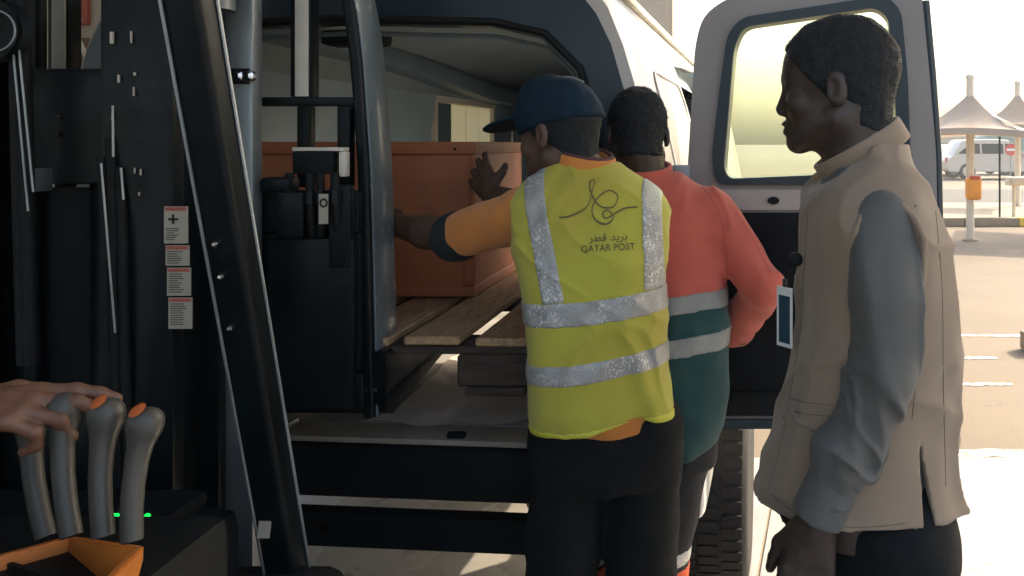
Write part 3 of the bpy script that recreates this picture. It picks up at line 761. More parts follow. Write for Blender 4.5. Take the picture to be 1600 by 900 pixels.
q = [P(458, 650, 2.46), P(490, 650, 2.46), P(483, 628, 2.46), P(464, 628, 2.46)]
bm = NB(); plate(bm, q, (0, 1, 0), .06); fin('block', bm, m_wood, o)
tube('pin', m_steel, o, [P(472, 628, 2.49), P(472, 619, 2.49)], .008, 8)

# ------------------------------------------------------------------ pallet and crate
pal = thing('wooden_pallet', 'worn wooden pallet lifted on the forks under the terracotta crate', 'pallet', (-1.03, 2.6, .878))
PY0, PX1, PW, PD = 2.045, -.427, 1.2, 1.2
rz = Matrix.Translation((PX1, PY0, 0)) @ Matrix.Rotation(R(-1.2), 4, 'Z')
def pb(name, mat, lo, hi, bev=.004):
    t = Matrix.Translation((random.uniform(-.004, .004), random.uniform(-.006, .006), 0))
    return box(name, mat, pal, lo, hi, bev, 1, rz @ t)
bw = [(i*.1767, .140) for i in range(7)]
for i, (x, wd) in enumerate(bw):
    dz = random.uniform(-.003, .003); pb('deck_board', m_wood, (-x-wd, 0, 1.002+dz), (-x, PD, 1.023+dz))
for y in (0, .53, 1.06): pb('cross_board', m_woodd, (-PW, y, .980), (0, y+.14, .9985))
for y in (0, .53, 1.06):
    for x in (0, .51, 1.02): pb('block', m_woodd, (-x-.18, y, .8995), (-x, y+.14, .9795), .006)
for x in (.018, .528, 1.038): pb('bottom_board', m_woodd, (-x-.145, 0, .878), (-x+.005, PD, .899))

cr = thing('plastic_crate', 'terracotta plastic crate standing on the wooden pallet', 'crate', (-1.2, 2.85, 1.023))
cz0, cz1 = 1.029, 1.507; cx1, cx0, cy0, cy1 = -.709, -1.72, 2.56, 3.20
cm = Matrix.Translation((cx1, cy0, 0)) @ Matrix.Rotation(R(-1.2), 4, 'Z')
cw, cdp = cx1-cx0, cy1-cy0
def cb(name, lo, hi, bev=.006, par=None, mat=None): return box(name, mat or m_crate, par or cr, lo, hi, bev, 3, cm)
fw = cb('front_wall', (-cw+.004, .004, cz0+.02), (-.004, .018, cz1-.006)); sw = cb('side_wall', (-.018, .0185, cz0+.02), (-.004, cdp-.02, cz1-.006))
cb('side_wall', (-cw+.004, .0185, cz0+.02), (-cw+.018, cdp-.02, cz1-.006)); cb('rear_wall', (-cw+.004, cdp-.0195, cz0+.02), (-.004, cdp-.004, cz1-.006))
cb('base', (-cw-.004, -.006, cz0), (.004, cdp, cz0+.034), .008); cb('floor_panel', (-cw+.02, .02, cz0+.035), (-.02, cdp-.02, cz0+.05), .002)
cb('rim', (-cw-.004, -.007, cz1-.038), (.006, .003, cz1), .004); cb('rim', (-.003, .0035, cz1-.038), (.006, cdp, cz1), .004)
cb('rim', (-cw-.004, cdp+.0005, cz1-.038), (.006, cdp+.01, cz1), .004)
cb('corner_post', (-.012, -.004, cz0+.0345), (.004, .012, cz1-.0385), .006); cb('corner_post', (-.03, -.010, cz0+.0345), (.007, .02, cz0+.16), .01)
cb('corner_post', (-cw-.003, -.003, cz0+.0345), (-cw+.03, .02, cz1-.0385), .01)
for x in (-.055, -.42, -.80): cb('rivet', (-x*0+x-.004, -.0095, cz1-.026), (x+.004, -.0072, cz1-.018), .001, None, m_blackm)

# ------------------------------------------------------------------ forklift
fk = thing('forklift', 'black forklift with a tall mast, control levers and a load backrest', 'forklift', (-1.28, .6, 0))
FB = lambda name, mat, lo, hi, bev=.006, par=None, M4=None: box(name, mat, par or fk, lo, hi, bev, 2, M4)
mast = FB('outer_mast_rail', m_black, (-1.235, 1.70, .10), (-1.085, 1.74, 2.35), .008)
FB('rail_web', m_black, (-1.165, 1.7405, .10), (-1.125, 1.86, 2.35), .004, mast); FB('rail_flange', m_black, (-1.215, 1.8605, .10), (-1.085, 1.89, 2.35), .006, mast)
ml = FB('outer_mast_rail', m_black, (-1.66, 1.70, .10), (-1.49, 1.74, 2.35), .008)
FB('rail_web', m_black, (-1.60, 1.7405, .10), (-1.56, 1.86, 2.35), .004, ml); FB('rail_flange', m_black, (-1.66, 1.8605, .10), (-1.49, 1.89, 2.35), .006, ml)
ir = FB('inner_mast_rail', m_silver, (-1.125, 1.90, .30), (-1.03, 1.945, 2.5), .010)
for px in (368, 384):
    bm = NB(); lathe(bm, [(.006, 0), (.014, .006), (.014, .02)], P(px, 118, 1.876), 'Y', 14); fin('bolt', bm, m_chrome, ir, autos=30)
FB('bolt_plate', m_blackm, P(355, 131, 1.893), P(391, 107, 1.899), .002, ir)
FB('inner_mast_rail', m_black, (-1.60, 1.90, .30), (-1.55, 1.945, 2.5), .008)
lc = tube('lift_cylinder', m_postg, fk, [(-1.075, 1.80, 1.79), (-1.075, 1.80, 2.3)], .055, 20)
tube('lift_cylinder', m_black, fk, [(-1.455, 1.80, .3), (-1.455, 1.80, 1.85)], .020, 18)
tube('piston_rod', m_steel, fk, [(-1.455, 1.80, 1.851), (-1.455, 1.80, 2.4)], .010, 14)
tube('free_lift_cylinder', m_black, fk, [(-1.30, 1.86, .35), (-1.30, 1.86, 1.66)], .06, 22)
# cross members
cmx = FB('mast_cross_member', m_black, (-1.425, 1.755, 1.415), (-1.216, 1.80, 1.66), .008)
for py in (182, 210):
    bm = NB(); lathe(bm, [(.006, 0), (.006, .006)], P(93, py, 1.748), 'Y', 10); fin('bolt', bm, m_chrome, cmx)
FB('mast_cross_member', m_black, (-1.49, 1.76, .62), (-1.216, 1.81, .95), .008); FB('mast_cross_member', m_black, (-1.6, 1.76, 2.2), (-1.10, 1.82, 2.34), .008)
# chains and pulley
for x in (-1.255, -1.235):
    bm = NB()
    for k in range(46):
        z = .78+k*.033; abox(bm, (x-(.007 if k % 2 else .0045), 1.826, z), (x+(.007 if k % 2 else .0045), 1.838, z+.030), .002)
    fin('lift_chain', bm, m_steel, fk)
bm = NB(); lathe(bm, [(.055, -.018), (.062, -.018), (.05, -.006), (.05, .006), (.062, .018), (.055, .018)], P(-8, 48, 1.66), 'Y', 30); lathe(bm, [(.018, -.03), (.018, .03)], P(-8, 48, 1.66), 'Y', 16)
fin('pulley', bm, m_blackm, fk, autos=40)
bm = NB(); pc = P(-8, 48, 1.635); atube(bm, [pc+Vector((.040*math.cos(a_*math.pi/18), 0, .040*math.sin(a_*math.pi/18))) for a_ in range(37)], .0022, 6, False); fin('pulley_rim', bm, m_silver, fk, True)
# hoses on the mast
for k, (px, py0, py1) in enumerate(((24, -30, 330), (36, -30, 330), (163, 245, 620), (176, 215, 640), (190, 262, 600))):
    tube('hydraulic_hose', m_rubber, fk, smoothpath([P(px-3, py0, 1.70), P(px+2, (py0*2+py1)/3, 1.69), P(px+4, (py0+2*py1)/3, 1.69), P(px+14, py1+240, 1.70)]), .0095 if k > 1 else .013, 10)
FB('valve_block', m_silver, P(46, 300, 1.69), P(82, 262, 1.75), .006)
for p0, p1 in (((158, 255), (180, 520)), ((176, 165), (177, 245)), ((189, 262), (193, 312)), ((17, 40), (44, 330)), ((28, 60), (52, 300))):
    tube('steel_pipe', m_silver, fk, [P(p0[0], p0[1], 1.672), P(p1[0], p1[1], 1.672)], .0022, 8)
for gx, gy, gw, gh in ((171, 50, 8, 18), (203, 49, 4, 18), (183, 117, 5, 12), (207, 136, 4, 14), (208, 113, 5, 5), (174, 178, 3, 10), (209, 262, 3, 9), (218, 264, 4, 10), (216, 300, 3, 6)):
    FB('fastener_or_glint', m_cream, P(gx, gy+gh, 1.693), P(gx+gw, gy, 1.699), .001, mast)  # cream flecks on the mast rail paint glints and bright gaps
FB('mast_guard', m_blackm, (-1.485, 1.815, .95), (-1.216, 1.835, 1.405), .004)
# warning stickers on the mast rail
sx0 = -1.128
for k, (y0, y1) in enumerate(((323, 381), (384, 416), (419, 463), (466, 515))):
    zt, zb = P(0, y0, 1.69).z, P(0, y1, 1.69).z; x0 = (253-PX0)/FPX*1.69+k*.0030; x1 = x0+.048
    st = FB('warning_label', m_label, (x0, 1.6965, zb), (x1, 1.6992, zt), .0)
    FB('red_header', m_red, (x0+.002, 1.6955, zt-.0085), (x1-.002, 1.6964, zt-.0015), .0, st)
    z = zt-.012; first = (k == 0)
    if first:
        cx, cz = x0+.019, zt-.026
        for s_ in (0, 90): 
            bm = NB(); abox(bm, (-.010, -.0005, -.0022), (.010, .0005, .0022)); bmesh.ops.transform(bm, matrix=Matrix.Translation((cx, 1.6958, cz)) @ Matrix.Rotation(R(s_), 4, 'Y'), verts=bm.verts[:]); fin('symbol', bm, m_ink, st)
        z = zt-.044
    while z > zb+.006:
        wd = random.uniform(.45, .92)
        FB('print_line', m_ink, (x0+.004, 1.6958, z-.0016), (x0+.004+.038*wd, 1.6963, z), .0, st); z -= .0046
# carriage, load backrest and forks
cg = FB('carriage', m_black, (-1.76, 1.962, 1.29), (-.815, 1.998, 1.39), .008)
FB('carriage_plate', m_black, (-1.74, 1.975, .86), (-.815, 1.995, 1.289), .006)
FB('carriage_bar', m_black, (-1.76, 1.955, .875), (-.80, 2.002, .96), .008)
FB('side_shifter', m_blackm, P(456, 272, 1.93)+Vector((0, .0, 0)), P(528, 236, 1.955), .006, cg)
FB('worn_cap', m_cream, P(456, 236, 1.932), P(546, 230, 1.96), .002, cg); FB('worn_edge', m_cream, P(529, 276, 1.935), P(547, 236.5, 1.958), .003, cg)
FB('shifter_body', m_black, P(404, 300, 1.90), P(470, 276, 1.95), .01, cg); FB('shifter_body', m_black, P(512, 420, 1.92), P(556, 288, 1.95), .01, cg)
for k, px in enumerate((452, 484, 500, 523)):
    tube('hose', m_rubber, cg, smoothpath([P(px, 272, 1.93), P(px+1, 310, 1.915), P(px+2, 345, 1.92), P(px+(5 if k % 2 else -3), 385, 1.948), P(px+2, 420, 1.955)]), .010, 10)
    bm = NB(); lathe(bm, [(.014, 0), (.014, .03)], P(px, 318, 1.912), 'Z', 8); fin('hose_fitting', bm, m_black, cg)
FB('cover_plate', m_black, P(418, 640, 1.925), P(556, 372, 1.94), .006, cg)
FB('cover_plate', m_black, P(430, 372, 1.893), P(476, 300, 1.903), .006, cg)
lb_ = FB('capacity_label', m_label, P(498, 350, 1.885), P(513, 303, 1.888), .0, cg)
bm = NB(); atube(bm, [P(505.5, 317, 1.884)+Vector((.0075*math.cos(a*.35), 0, .0085*math.sin(a*.35))) for a in range(19)], .0022, 6); fin('ring_symbol', bm, m_ink, lb_)
for x, y in ((427, 372), (424, 400), (430, 418), (428, 440)):
    FB('fastener_or_glint', m_cream if y < 420 else m_red, P(x, y+4, 1.947), P(x+5, y, 1.952), .001, cg)
# backrest frame: two bowed posts, top bar, cross bar, uprights
cxm = -1.305
def post(s):
    pts = [(.505, .84), (.500, 1.10), (.492, 1.40), (.484, 1.54), (.470, 1.72), (.448, 1.86), (.40, 2.0), (.33, 2.08)]
    pr = smoothpath([(cxm+s*(a-.008), 2.072, z) for a, z in pts], 5)
    o = tube('backrest_post', m_black, fk, pr, 1, prof=rrect(.014, .070, .008, 3), up=(1, 0, 0))
    tube('lit_side_plate', m_postg, o, [p+Vector((s*.0175, .004, 0)) for p in pr], 1, prof=rrect(.003, .066, .002, 2), up=(1, 0, 0))  # lighter plate puts the light on the post's outer face into colour
    return o
post(1); post(-1)
tube('backrest_top', m_black, fk, [(cxm-.35, 2.03, 2.085), (cxm+.35, 2.03, 2.085)], 1, prof=rrect(.027, .03, .008, 3))
FB('backrest_cross_bar', m_black, (cxm-.46, 2.005, 1.592), (cxm+.462, 2.045, 1.613), .003)
for x in (-.262, -.06, .14, .323):
    mt = m_cream if abs(x) > .2 else m_black
    FB('backrest_bar', mt, (cxm+x-.001, 1.998, 1.614), (cxm+x+.030, 2.006, 2.07), .002); FB('backrest_bar', m_black, (cxm+x-.016, 2.0065, 1.614), (cxm+x+.034, 2.05, 2.07), .003)
for x in (-.262, .323, .42):
    FB('backrest_bar', m_black, (cxm+x, 2.006, 1.395), (cxm+x+.03, 2.04, 1.591), .003)
def fork(x0, x1):
    bm = NB(); prof_ = [(2.003, 1.0), (2.003, .90), (2.015, .850), (2.05, .836), (2.75, .925), (3.15, .955), (3.16, .968), (3.15, .976), (2.12, .976), (2.075, .985), (2.043, .99), (2.040, 1.0)]
    bm2 = NB(); plate(bm2, [(x0, y, z) for y, z in prof_], (1, 0, 0), x1-x0)
    bmesh.ops.bevel(bm2, geom=bm2.edges[:], offset=.002, segments=1, affect='EDGES'); bm.free(); fin('fork', bm2, m_black, fk, autos=30)
fork(-.89, -.765); fork(-1.40, -1.285)
FB('fork_lock', m_chrome, P(583, 612, 1.995), P(590, 606, 2.0), .001)
# overhead guard
for x in (-.855, -1.74):
    pth = [(x, 1.80, .40), (x, 1.71, .61), (x, 1.38, 1.74), (x, 1.27, 2.10), (x, 1.17, 2.2), (x, .9, 2.22), (x, -.35, 2.22), (x, -.5, 2.15), (x, -.58, 1.6), (x, -.6, .9)]
    gp = tube('overhead_guard_post', m_black, fk, [Vector(p) for p in pth], 1, prof=rrect(.034, .030, .012, 3), up=(1, 0, 0))
    if x == -.855:
        rod = [Vector((x+.0355, p[1]+.020, p[2]+.004)) for p in pth[1:4]]
        tube('edge_highlight_strip', m_silver, gp, rod, .0034, 8); tube('edge_highlight_strip', m_silver, gp, [p+Vector((-.062, -.053, -.010)) for p in rod], .0028, 8)  # pale strips paint the reflection along the glossy post edges
        for py in (378, 430, 515):
            zz = P(0, py, 1.5).z; yy = np.interp(-zz, [-1.74, -.61], [1.38, 1.71]); 
            bm = NB(); lathe(bm, [(.003, 0), (.0055, .004), (.0055, .012)], (x-.006, yy-.042, zz), 'Y', 10); fin('screw', bm, m_chrome, gp)
for y in (1.10, .75, .4, .05, -.3): FB('guard_bar', m_black, (-1.71, y, 2.205), (-.87, y+.05, 2.245), .006)
dl = FB('danger_label', m_label, (-.8745, 1.690, .712), (-.851, 1.693, .776), .0, None, Matrix.Translation((-.86, 1.69, .74)) @ Matrix.Rotation(R(-16), 4, 'X') @ Matrix.Translation((.86, -1.69, -.74)) @ Matrix.Translation((.0, -.058, -.0)))
FB('orange_header', m_decal, (-.874, 1.689, .756), (-.8515, 1.6896, .775), .0, dl, Matrix.Translation((-.86, 1.69, .74)) @ Matrix.Rotation(R(-16), 4, 'X') @ Matrix.Translation((.86, -1.69, -.74)) @ Matrix.Translation((.0, -.058, -.0)))
for k, a in enumerate((30, -40)):
    bm = NB(); abox(bm, (-.011, -.0006, -.0022), (.011, .0006, .0022)); bmesh.ops.transform(bm, matrix=Matrix.Translation((-.862, 1.631, .732-.004*k)) @ Matrix.Rotation(R(-16), 4, 'X') @ Matrix.Rotation(R(a), 4, 'Y'), verts=bm.verts[:]); fin('symbol', bm, m_ink, dl)
# cowl, dash, console, levers and tray
FB('front_cowl', m_blackm, (-1.80, 1.30, .30), (-.90, 1.64, .80), .05); FB('dash_top', m_blackm, (-1.72, 1.26, .803), (-.95, 1.60, .84), .018)
for px, py in ((176, 812), (182, 818), (230, 819)):
    c = P(px, py, 1.47); bm = NB(); bmesh.ops.create_icosphere(bm, subdivisions=2, radius=.0055, matrix=Matrix.Translation((c.x, c.y, .842))); fin('indicator_lamp', bm, m_led, fk, True)
FB('chassis', m_black, (-1.76, -.75, .16), (-.84, 1.64, .46), .03); FB('counterweight', m_black, (-1.80, -1.35, .16), (-.80, -.70, 1.05), .12)
FB('seat_base', m_blackm, (-1.56, -.15, .461), (-1.04, .50, .80), .04); FB('seat_cushion', m_rubber, (-1.52, -.05, .803), (-1.08, .48, .90), .04); FB('seat_back', m_rubber, (-1.50, -.22, .87), (-1.10, -.06, 1.45), .05)
for x in (-1.72, -.88):
    for y, r in ((1.62, .32), (-.75, .24)):
        bm = NB(); lathe(bm, [(r*.6, -.10), (r*.95, -.10), (r, -.08), (r, .08), (r*.95, .10), (r*.6, .10)], (x, y, r), 'X', 36); wh = fin('wheel', bm, m_tyre, fk, autos=35)
        bm = NB(); lathe(bm, [(.04, -.085), (r*.6, -.07), (r*.6, .07), (.04, .085)], (x, y, r), 'X', 24); fin('rim', bm, m_rim, wh, autos=35)
FB('console', m_blackm, (-1.06, .62, .47), (-.70, 1.24, .955), .03)
FB('steering_column', m_blackm, (-1.36, 1.02, .84), (-1.24, 1.30, 1.05), .02)
bm = NB(); rt = Matrix.Translation((-1.30, .98, 1.10)) @ Matrix.Rotation(R(25), 4, 'X'); atube(bm, [rt @ Vector((.16*math.cos(a*math.pi/16), .16*math.sin(a*math.pi/16), 0)) for a in range(33)], .013, 8, False); fin('steering_wheel', bm, m_rubber, fk, True)
def lever(px, py, px2, py2, d, d2, rk=.0225, dec=True, rs=.0125):
    a = P(px, py, d); b = P(px2, py2, d2)
    ax = (a-b); L_ = ax.length; ax = ax.normalized(); side = Vector((1, 0, 0))
    st = [(0, 1.0), (.25, 1.0), (.5, 1.02), (.70, 1.06), (.82, 1.16), (.90, 1.36), (.97, 1.62), (1.03, 1.72), (1.09, 1.66), (1.14, 1.40), (1.175, .95), (1.19, .3)]
    bow = lambda t: side*(-.006*math.sin(math.pi*min(t, 1)))
    lv = tube('lever', m_lever, fk, [b+ax*L_*t+bow(t) for t, r_ in st], [rs*r_ for t, r_ in st], 18, autos=80)
    a = a+ax*L_*.035; rk = rs*1.70
    if dec:
        bm = NB()
        r = bmesh.ops.create_uvsphere(bm, u_segments=96, v_segments=64, radius=rk*1.025, matrix=Matrix.Translation(a) @ Matrix.Diagonal((1, 1, 1.24, 1)))
        bmesh.ops.delete(bm, geom=[f for f in bm.faces if not (f.calc_center_median()-a).normalized().dot(Vector((-.18, -.45, .87))) > .90], context='FACES')
        fin('decal', bm, m_decal, lv, True)
    return lv
lever(48, 660, 72, 840, 1.16, 1.12, dec=False); lever(100, 648, 112, 838, 1.09, 1.05, dec=False); lever(166, 655, 162, 838, 1.06, 1.03); lever(226, 668, 206, 845, 1.05, 1.02)
tr = thing('storage_tray', 'orange plastic tray with black inside, below the forklift levers', 'tray', P(120, 900, .92))
A_, B_, C_, D_ = P(112, 836, 1.13), P(226, 852, .99), P(70, 1010, .80), P(-130, 900, 1.02)
dn_ = Vector((0, 0, -.075))
def wallq(p, q, name='tray_wall', t=.010, inset=.14):
    c = (A_+B_+C_+D_)/4; bm = NB()
    pin = p+(c-p)*.10; qin = q+(c-q)*.10; pl = p+(c-p)*inset+dn_; ql = q+(c-q)*inset+dn_
    pl2 = p+(c-p)*(inset+.06)+dn_; ql2 = q+(c-q)*(inset+.06)+dn_
    sets = [p, q, q+(c-q)*.015+Vector((0, 0, -.016)), p+(c-p)*.015+Vector((0, 0, -.016)), pl, ql, pl2, ql2, qin, pin]
    v = [bm.verts.new(x) for x in sets]
    for f in ((0, 1, 2, 3), (3, 2, 5, 4), (4, 5, 7, 6), (6, 7, 8, 9), (9, 8, 1, 0), (0, 3, 4, 6, 9), (1, 8, 7, 5, 2)): bm.faces.new([v[i] for i in f])
    bmesh.ops.bevel(bm, geom=bm.edges[:], offset=.0018, segments=2, affect='EDGES')
    return fin(name, bm, m_orange, tr, autos=40)
for p, q in ((A_, B_), (B_, C_), (C_, D_), (D_, A_)): wallq(p, q)
c = (A_+B_+C_+D_)/4
bm = NB(); plate(bm, [x+(c-x)*.19+dn_*.72 for x in (A_, B_, C_, D_)], (0, 0, -1), .01); fin('black_liner', bm, m_blackm, tr)
bm = NB(); plate(bm, [x+(c-x)*.16+dn_ for x in (A_, B_, C_, D_)], (0, 0, -1), .006); fin('tray_bottom', bm, m_orange, tr)
m1 = A_*.5+D_*.5; m2 = B_*.55+C_*.45
bm = NB(); plate(bm, [m1+(c-m1)*.2+Vector((0, 0, -.008)), m2+(c-m2)*.2+Vector((0, 0, -.008)), m2+(c-m2)*.2+dn_*.7, m1+(c-m1)*.2+dn_*.7], Vector((.3, 1, 0)), .006); fin('divider', bm, m_blackm, tr)

# ------------------------------------------------------------------ people
m_skin = M('dark_brown_skin', (.050, .034, .027), .40, var=.14, vs=14, bump=.12, bs=160, sss=.06, spec=.45)
m_skin2 = M('brown_skin', (.11, .062, .042), .48, var=.14, vs=14, bump=.12, bs=160, sss=.06, spec=.45)
m_skin3 = M('warm_brown_skin', (.15, .072, .043), .5, var=.16, vs=16, bump=.15, bs=150, sss=.06)
m_hair = M('black_hair', (.006, .009, .012), .7, var=.3, vs=90, bump=.6, bs=330)
m_vest = M('hi_vis_yellow_mesh', (.60, .50, .06), .78, var=.2, vs=4.5, bump=.3, bs=420, sheen=.25, col2=(.55, .53, .06))
m_lime = M('hi_vis_lime_piping', (.64, .62, .07), .6, var=.06)
m_osh = M('orange_cotton', (.66, .235, .045), .85, var=.1, vs=5, bump=.3, bs=360, sheen=.2)
m_cuff = M('dark_rib_cuff', (.012, .02, .024), .85, var=.2)
m_trs = M('black_trousers', (.005, .007, .009), .9, var=.25, vs=6, bump=.3, bs=300, spec=.3)
m_trs2 = M('charcoal_trousers', (.012, .013, .016), .85, var=.25, vs=6, bump=.3, bs=300)
m_cap = M('navy_cap', (.004, .020, .038), .8, var=.15, vs=9, bump=.2, bs=420, spec=.25)
m_rsh = M('coral_red_cotton', (.62, .125, .085), .85, var=.08, vs=5, bump=.3, bs=360, sheen=.2)
m_gsh = M('dark_green_cotton', (.010, .058, .060), .85, var=.12, vs=5, bump=.3, bs=360, sheen=.15)
m_bvest = M('taupe_beige_vest', (.275, .202, .142), .88, var=.09, vs=7, bump=.16, bs=700, sheen=.25)
m_bsh = M('blue_grey_shirt', (.098, .097, .092), .75, var=.07, vs=6, bump=.2, bs=420, sheen=.1)
m_opt = M('grey_work_cloth', (.26, .27, .25), .85, var=.08, vs=6, bump=.3, bs=300)
m_shoe = M('black_shoe_leather', (.012, .012, .013), .45, var=.2)
def tape_mat():
    m = M('silver_reflective_tape', (.42, .42, .41), .42, metal=.15, var=.16, vs=26, bump=.35, bs=210); n = m.node_tree
    b = [x for x in n.nodes if x.type == 'BSDF_PRINCIPLED'][0]
    src = b.inputs['Base Color'].links[0].from_socket
    tc = [x for x in n.nodes if x.type == 'TEX_COORD'][0]
    v = n.nodes.new('ShaderNodeTexVoronoi'); v.inputs['Scale'].default_value = 230; n.links.new(tc.outputs['Object'], v.inputs['Vector'])  # pale flecks put the tape's sparkle into its colour
    r = n.nodes.new('ShaderNodeMapRange'); r.inputs[1].default_value = .62; r.inputs[2].default_value = .8; n.links.new(v.outputs['Color'], r.inputs[0])
    nz = n.nodes.new('ShaderNodeTexNoise'); nz.inputs['Scale'].default_value = 13; n.links.new(tc.outputs['Object'], nz.inputs['Vector'])
    r2 = n.nodes.new('ShaderNodeMapRange'); r2.inputs[1].default_value = .42; r2.inputs[2].default_value = .66; n.links.new(nz.outputs[0], r2.inputs[0])
    mu = n.nodes.new('ShaderNodeMath'); mu.operation = 'MULTIPLY'; n.links.new(r.outputs[0], mu.inputs[0]); n.links.new(r2.outputs[0], mu.inputs[1])
    mx = n.nodes.new('ShaderNodeMix'); mx.data_type = 'RGBA'; n.links.new(mu.outputs[0], mx.inputs[0]); n.links.new(src, mx.inputs[6]); mx.inputs[7].default_value = (.9, .88, .84, 1)
    n.links.new(mx.outputs[2], b.inputs['Base Color']); return m
m_tape = tape_mat()
m_tapeg = M('dull_grey_tape', (.30, .31, .29), .55, var=.12, vs=22, bump=.3, bs=200)

def head_frame(yaw, pitch=0, roll=0):
    """yaw 0 faces +Y, positive turns to the left"""
    return np.array((Matrix.Rotation(R(yaw), 3, 'Z') @ Matrix.Rotation(R(pitch), 3, 'X') @ Matrix.Rotation(R(roll), 3, 'Y')))
def head(f, c, Rm, s=1., face=True, beard=False):
    c = np.array(c, float)
    def T(p): return c+Rm @ (np.array(p)*s)
    E = lambda p, r, k=.012, sub=False: f.ell(T(p), np.array(r)*s, k*s, Rm, sub)
    K = lambda a, b, ra, rb, k=.012, sub=False: f.cap(T(a), T(b), ra*s, rb*s, k*s, sub)
    E((0, -.012, .033), (.075, .098, .087)); E((0, .034, -.03), (.060, .058, .082), .02)
    E((0, .02, .03), (.070, .072, .07), .02)
    for q in (-1, 1):
        K((q*.050, -.004, -.058), (q*.016, .070, -.092), .022, .020, .018); E((q*.036, .060, -.030), (.026, .024, .026), .012)
        K((q*.006, .086, .017), (q*.042, .066, .014), .010, .009, .012)
        E((q*.031, .094, -.004), (.014, .013, .011), .010, True); E((q*.031, .074, -.004), (.0125, .0125, .0118), .003)
        E((q*.031, .0785, .003), (.014, .0095, .0045), .003)
        E((q*.0125, .094, -.041), (.0095, .011, .0085), .006)
        E((q*.077, -.010, -.010), (.009, .019, .031), .004); E((q*.083, -.004, -.008), (.005, .010, .017), .004, True)
    E((0, .074, -.098), (.021, .019, .017), .014)
    K((0, .084, .010), (0, .098, -.034), .0085, .0125, .008); E((0, .098, -.037), (.013, .0115, .0095), .006)
    K((-.021, .082, -.0625), (.021, .082, -.0625), .008, .008, .006); E((0, .0915, -.0625), (.019, .0105, .0072), .005)
    E((0, .0905, -.0760), (.018, .0105, .0085), .005); K((-.018, .0975, -.069), (.018, .0975, -.069), .0018, .0018, .003, True)
def hair_mesh(name, c, Rm, mat, parent, s=1., h=.004, front=.072, low=-.055, grow=.006):
    c = np.array(c, float); f = Field(c-.15*s, c+.16*s, h)
    def T(p): return c+Rm @ (np.array(p)*s)
    f.ell(T((0, -.012, .033)), (np.array((.075, .098, .087))+grow)*s, 0, Rm); f.ell(T((0, .02, .03)), (np.array((.070, .072, .07))+grow*.9)*s, .02, Rm)
    f.cap(T((0, -.036, -.02)), T((0, -.040, -.10)), (.056+grow)*s, (.052+grow)*s, .02)
    up = Rm[:, 2]; fw_ = Rm[:, 1]
    f.cut(tuple(-(up*.62-fw_*.78)), T((0, .066, .045)), .006)           # hairline slopes down from the forehead to the ear
    f.cut(tuple(-(up*.88-fw_*.47)), T((0, .02, -.040)), .006)
    f.cut(tuple(-up), T((0, 0, low)), .008)
    f.folds(.0018, (70, 70, 70), 3.)
    o = f.obj(name, mat, parent, 0); me = o.data
    rnd = np.random.RandomState(3); np_ = len(me.polygons); ce = np.zeros(np_*3); no = np.zeros(np_*3)
    me.polygons.foreach_get('center', ce); me.polygons.foreach_get('normal', no); ce = ce.reshape(-1, 3); no = no.reshape(-1, 3)
    pk = rnd.randint(0, np_, 9000); p = ce[pk]+rnd.uniform(-h, h, (9000, 3))*.6; nn = no[pk]+rnd.normal(0, .55, (9000, 3)); nn /= np.linalg.norm(nn, axis=1)[:, None]
    sd_ = np.cross(nn, rnd.normal(0, 1, (9000, 3))); sd_ /= np.linalg.norm(sd_, axis=1)[:, None]
    ln = rnd.uniform(.003, .0065, (9000, 1)); p = p-nn*.0015
    vv = np.stack([p-sd_*.00045, p+sd_*.00045, p+nn*ln], 1).reshape(-1, 3)
    ms = bpy.data.meshes.new('hair_strands'); ms.from_pydata(vv.tolist(), [], np.arange(27000).reshape(-1, 3).tolist())
    setp(link('hair_strands', ms, mat, o), kind='stuff')
    return o
def hand(f, wr, dr, nm, thumb, curl=(35, 35, 35, 35), spread=1., s=1., tcurl=(30, 35), k=.006, ts=.78):
    """wr wrist, dr direction of the palm, nm back of the hand, thumb: unit side vector of the thumb"""
    wr = Vector(wr); dr = Vector(dr).normalized(); nm = Vector(nm); nm = (nm-dr*dr.dot(nm)).normalized(); sd_ = dr.cross(nm)
    if sd_.dot(Vector(thumb)) < 0: sd_ = -sd_
    L = [(.044, .027, .022), (.048, .030, .023), (.044, .028, .022), (.034, .021, .019)]; off = (.031, .0105, -.0105, -.030); pl = (.088, .092, .088, .080); rr = (.0090, .0094, .0090, .0080)
    f.cap(wr-dr*.03*s, wr+dr*.02*s, .026*s, .027*s, .012)
    f.cap(wr+dr*.01*s, wr+dr*.06*s+sd_*.012*s, .021*s, .017*s, .012); f.cap(wr+dr*.01*s, wr+dr*.06*s-sd_*.014*s, .021*s, .016*s, .012)
    for i in range(4):
        p = wr+(dr*pl[i]+sd_*off[i])*s; f.cap(wr+(dr*.02+sd_*off[i]*.6)*s, p, .013*s, .0118*s, .010)
        a = 0; di = (dr+sd_*off[i]*spread*3).normalized()
        c_ = curl[i] if isinstance(curl[i], (tuple, list)) else (curl[i],)*3
        for j in range(3):
            a += c_[j]; v = di*math.cos(R(a))-nm*math.sin(R(a)); q = p+v*L[i][j]*s
            f.cap(p, q, (rr[i]+.0012-.0008*j)*s, (rr[i]+.0004-.0009*j)*s, k if j else .006); p = q
    p = wr+(dr*.026+sd_*.022)*s; v = (dr*.62+sd_*ts-nm*.25).normalized()
    q = p+v*.042*s; f.cap(p, q, .0155*s, .0125*s, .010); v2 = (dr*math.cos(R(tcurl[0]))*1.0+sd_*(ts-.33)-nm*math.sin(R(tcurl[0]))).normalized(); r_ = q+v2*.032*s
    f.cap(q, r_, .0115*s, .0102*s, .006); v3 = (dr-nm*math.sin(R(tcurl[1]))+sd_*.12).normalized(); f.cap(r_, r_+v3*.024*s, .0100*s, .0082*s, .005)
